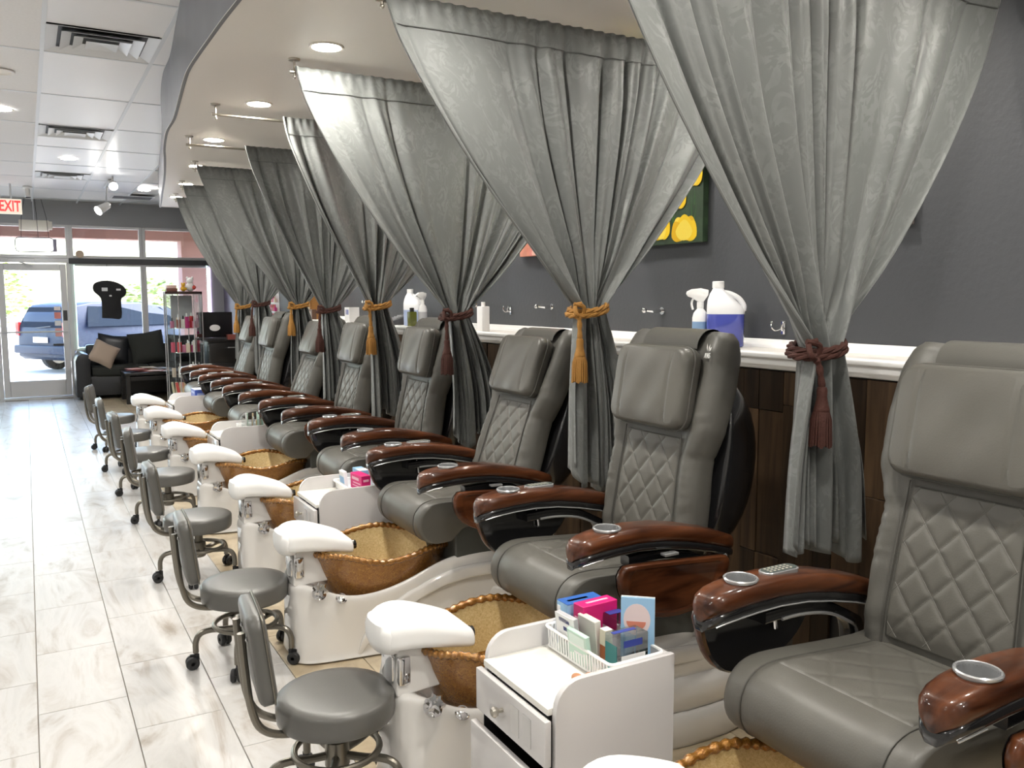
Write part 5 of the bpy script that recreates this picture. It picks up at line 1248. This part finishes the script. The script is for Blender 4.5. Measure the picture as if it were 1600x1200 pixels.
# ------------------------------------------------------------------ display case
DX, DY = 1.62, 12.2
dc = thing('display_case', 'tall glass display case of nail products with a dark top', 'display case', (DX, DY, 0))
hexa = lambda k: [(.26+.26*k*cos(a), .26+.26*k*sin(a)) for a in [2*pi*(j+.5)/8 for j in range(8)]]
MB().prism(hexa(1.05), 0, .10, 'Z').build('case_plinth', MT['blackwood'], dc, bevel=.004)
MB().prism(hexa(1.0), 1.60, 1.635, 'Z').build('case_top', flat('dark_brown_wood', (.035, .015, .012), .35), dc, bevel=.004)
pts = hexa(.97)
for j in range(8):
    a, b = Vector((*pts[j], 0)), Vector((*pts[(j+1) % 8], 0)); m_ = (a+b)/2; d_ = (b-a); ang = atan2(d_.y, d_.x)
    MB().box(-d_.length/2+.004, d_.length/2-.004, -.002, .002, .10, 1.60).build('glass_panel', MT['case_glass'], dc, (m_.x, m_.y, 0), smooth=False).rotation_euler.z = ang
    MB().tube([(a.x, a.y, .1), (a.x, a.y, 1.60)], .007, 6).build('case_post', MT['silver'], dc)
for z in (.46, .80, 1.13): MB().prism(hexa(.93), z, z+.006, 'Z').build('glass_shelf', MT['case_glass'], dc, smooth=False)
MB().prism([(.12, .40), (.40, .40), (.40, .42), (.12, .42)], 1.14, 1.58, 'Z').build('mirror_strip', grey_p, dc, smooth=False)
q = random.Random(12); cols = [(.7, .10, .16), (.75, .30, .42), (.62, .05, .06), (.55, .18, .30), (.75, .62, .50), (.30, .10, .08), (.80, .75, .70), (.5, .05, .2)]
names = {0: 'crimson', 1: 'pink', 2: 'red', 3: 'plum', 4: 'cream', 5: 'brown', 6: 'white', 7: 'magenta'}
ORD = ['first', 'second', 'third', 'fourth', 'fifth', 'sixth', 'seventh', 'eighth', 'ninth', 'tenth', 'eleventh', 'twelfth', 'thirteenth', 'fourteenth']
SHN = {.467: 'lowest', .807: 'middle', 1.137: 'upper'}
for z in (.467, .807, 1.137):
    for k in range(9):
        a = -2.7+k*.30; rr = .18 if k % 2 == 0 else .11; ci = (k+int(z*10)) % 8; c = cols[ci]
        x, y = DX+.26+rr*cos(a), DY+.26+rr*sin(a)
        r = thing('nail_polish_bottle', '%s polish bottle, %s from the left on the %s shelf of the display case' % (names[ci], ORD[k], SHN[z]), 'bottle', (x, y, z), a, 'polish bottles in the display case')
        h = q.uniform(.09, .17)
        MB().box(-.018, .018, -.024, .024, 0, h).build('bottle_body', flat('polish_%d' % ci, c, .25), r, bevel=.004)
        MB().lathe([(.011, h), (.009, h+.045), (.0, h+.046)], 10).build('cap', [MT['white_pad'], MT['black_matte']][k % 3 == 0], r)
tag(MB().box(-.10, .10, -.10, .10, 0, .035).build('gold_tray', flat('gold_tray', (.62, .36, .05), .35), loc=(DX+.20, DY+.02+.10, 1.1365-.0), bevel=.004), 'gold coloured tray on the upper shelf of the display case', 'tray') if False else None
for k in range(4):
    a = -2.4+k*.55; x, y = DX+.26+.16*cos(a), DY+.26+.16*sin(a)
    r = thing('colour_chart', 'fan of %s sample cards standing low in the display case' % ['cream', 'scarlet', 'salmon', 'pale wood'][k], 'chart', (x, y, .1005), a)
    for j in range(4):
        o = MB().box(-.004, .004, -.018, .018, 0, .30).build('sample_card', flat('fan_%d_%d' % (k, j % 2), [[(.75, .66, .45), (.7, .55, .35)], [(.72, .06, .05), (.8, .35, .3)], [(.7, .32, .22), (.75, .5, .4)], [(.6, .45, .3), (.7, .2, .15)]][k][j % 2]), r, (0, -.05+.032*j, 0), smooth=False); o.rotation_euler.x = .12*(1.5-j)
for k, (x, y, s) in enumerate(((.40, .20, 1), (.30, .12, .6))):
    r = thing('figurine', ['white figurine with a red side on top of the display case', 'small golden figurine on top of the display case'][k], 'figurine', (DX+x-.05, DY+y, 1.6355))
    m = [MT['white_pad'], flat('gold_paint', (.75, .42, .03), .3)][k]
    MB().sphere((0, 0, .06*s), .06*s, 14, 10, 1, .9, 1).build('figure_body', m, r); MB().sphere((0, 0, .145*s), .045*s, 14, 10).build('figure_head', m, r)
    for e_ in (-1, 1): MB().sphere((e_*.032*s, 0, .185*s), .016*s, 8, 6).build('figure_ear', m, r)
    MB().sphere((.045*s, -.03*s, .055*s), .030*s, 10, 8).build('figure_scarf', [flat('exit_red2', (.7, .08, .06)), m][k], r)
r = thing('wooden_box', 'stacked pink and brown boxes on top of the display case', 'box', (DX+.11, DY+.20, 1.6355)); MB().box(-.07, .07, -.05, .05, 0, .045).build('lower_box', flat('brown_box', (.18, .07, .05)), r, bevel=.003); MB().box(-.065, .06, -.05, .05, .0452, .085).build('upper_box', flat('pink_card2', (.72, .50, .45)), r, bevel=.003)

# ------------------------------------------------------------------ black monitor and drawer unit beyond the last chair
cab = thing('drawer_unit', 'black drawer unit under the black screen beyond the last chair', 'cabinet', (2.17, 12.3, 0))
MB().box(0, .62, 0, .5, .04, .94).build('unit_body', MT['blackwood'], cab, bevel=.006)
for k in range(3):
    d_ = MB().box(.02, .60, -.012, -.0005, .10+k*.28, .36+k*.28).build('drawer', MT['blackwood'], cab, bevel=.003); MB().box(.25, .37, -.026, -.0125, .29+k*.28, .305+k*.28).build('drawer_handle', MT['silver'], d_, bevel=.003)
MB().box(-.02, .64, -.02, .52, .94, .965).build('unit_top', MT['blackwood'], cab, bevel=.003)
mo = thing('monitor', 'black screen with a modelled white oval reflection on it, on the black drawer unit', 'screen', (2.28, 12.42, .9655))
MB().box(-.24, .24, -.012, .022, .03, .385).build('screen_panel', flat('black_screen', (.010, .010, .012), .25), mo, bevel=.006)
MB().box(-.25, .25, -.05, .10, 0, .028).build('screen_foot', flat('dark_silver', (.05, .05, .055), .3), mo, bevel=.006)
MB().loft([[(.0+.072*cos(a)*k, y, .165+.045*sin(a)*k) for a in [2*pi*j/24 for j in range(24)]] for k, y in ((1, -.0122), (.96, -.020))]).build('oval_reflection', flat('white_oval', (.88, .88, .88)), mo)  # white disc standing in for a round lamp's reflection on the screen
carton('red_box', 'dull red box beside the black screen on the drawer unit', (2.52, 12.36, .9655), 0, .18, .12, .07, flat('dull_red', (.30, .09, .07)))
# rack of small polish bottles on the side wall
rk = thing('wall_rack', 'white wall rack with small polish bottles behind the far curtains', 'rack', (WX, 12.0, 1.0))
for k in range(6):
    MB().box(-.06, -.001, -.5, .5, k*.12, k*.12+.006).build('rack_shelf', MT['trim'], rk, smooth=False)
MB().box(-.004, -.0005, -.52, .52, -.02, .74).build('rack_back', MT['trim'], rk, smooth=False)
for k in range(6):
    for j in range(14):
        ci = (k*5+j*3) % 8
        r = tag(MB().box(-.016, .016, -.016, .016, 0, .05).lathe([(.008, .05), (.007, .09), (0, .09)], 8).build('nail_polish_bottle', flat('polish_%d' % ci, cols[ci], .25), loc=(WX-.035, 11.56+j*.067, 1.0065+k*.12), smooth=False), 'small %s polish bottle, %s in row %s of the white wall rack' % (names[ci], ORD[13-j], ['one', 'two', 'three', 'four', 'five', 'six'][5-k]), 'bottle', 'polish bottles on the wall rack')
pf_ = thing('framed_notice', 'grey framed notice on the side wall beyond the sixth curtain', 'picture', (WX, 9.95, 1.58)); MB().box(-.02, -.001, -.16, .16, -.22, .22).build('frame', flat('grey_frame', (.22, .23, .24)), pf_, bevel=.003); MB().box(-.022, -.0195, -.13, .13, -.19, .19).build('notice_sheet', wht, pf_, smooth=False)
wc = thing('wall_cabinet', 'orange-brown wooden box on the ledge behind the fifth curtain', 'cabinet', (2.80, 9.35, LZ)); MB().box(-.10, .12, -.2, .2, 0.0, .36).build('cabinet_body', flat('orange_wood', (.33, .15, .035), .5), wc, bevel=.004); MB().box(-.112, -.101, -.19, .19, .012, .35).build('cabinet_door', flat('orange_wood', (.33, .15, .035), .5), wc, bevel=.003)
carton('cream_box', 'small cream box with a picture in front of the wooden box on the ledge', (2.66, 9.25, LZ), 0, .05, .16, .13, flat('cream_card', (.66, .60, .46)), bands=[('front', -.6, .6, .2, .8, flat('tan_print', (.45, .38, .28)))])
carton('cream_box', 'dark brown box right of the cream one on the ledge', (2.66, 9.0, LZ), 0, .05, .14, .11, flat('dark_brown_card', (.10, .05, .03)), bands=[('front', -.4, .5, .3, .8, flat('tan_print', (.45, .38, .28)))])
carton('paper_stack', 'stack of white papers left of the wooden box on the ledge', (2.74, 9.72, LZ), 0, .14, .2, .17, wht, cat='paper')
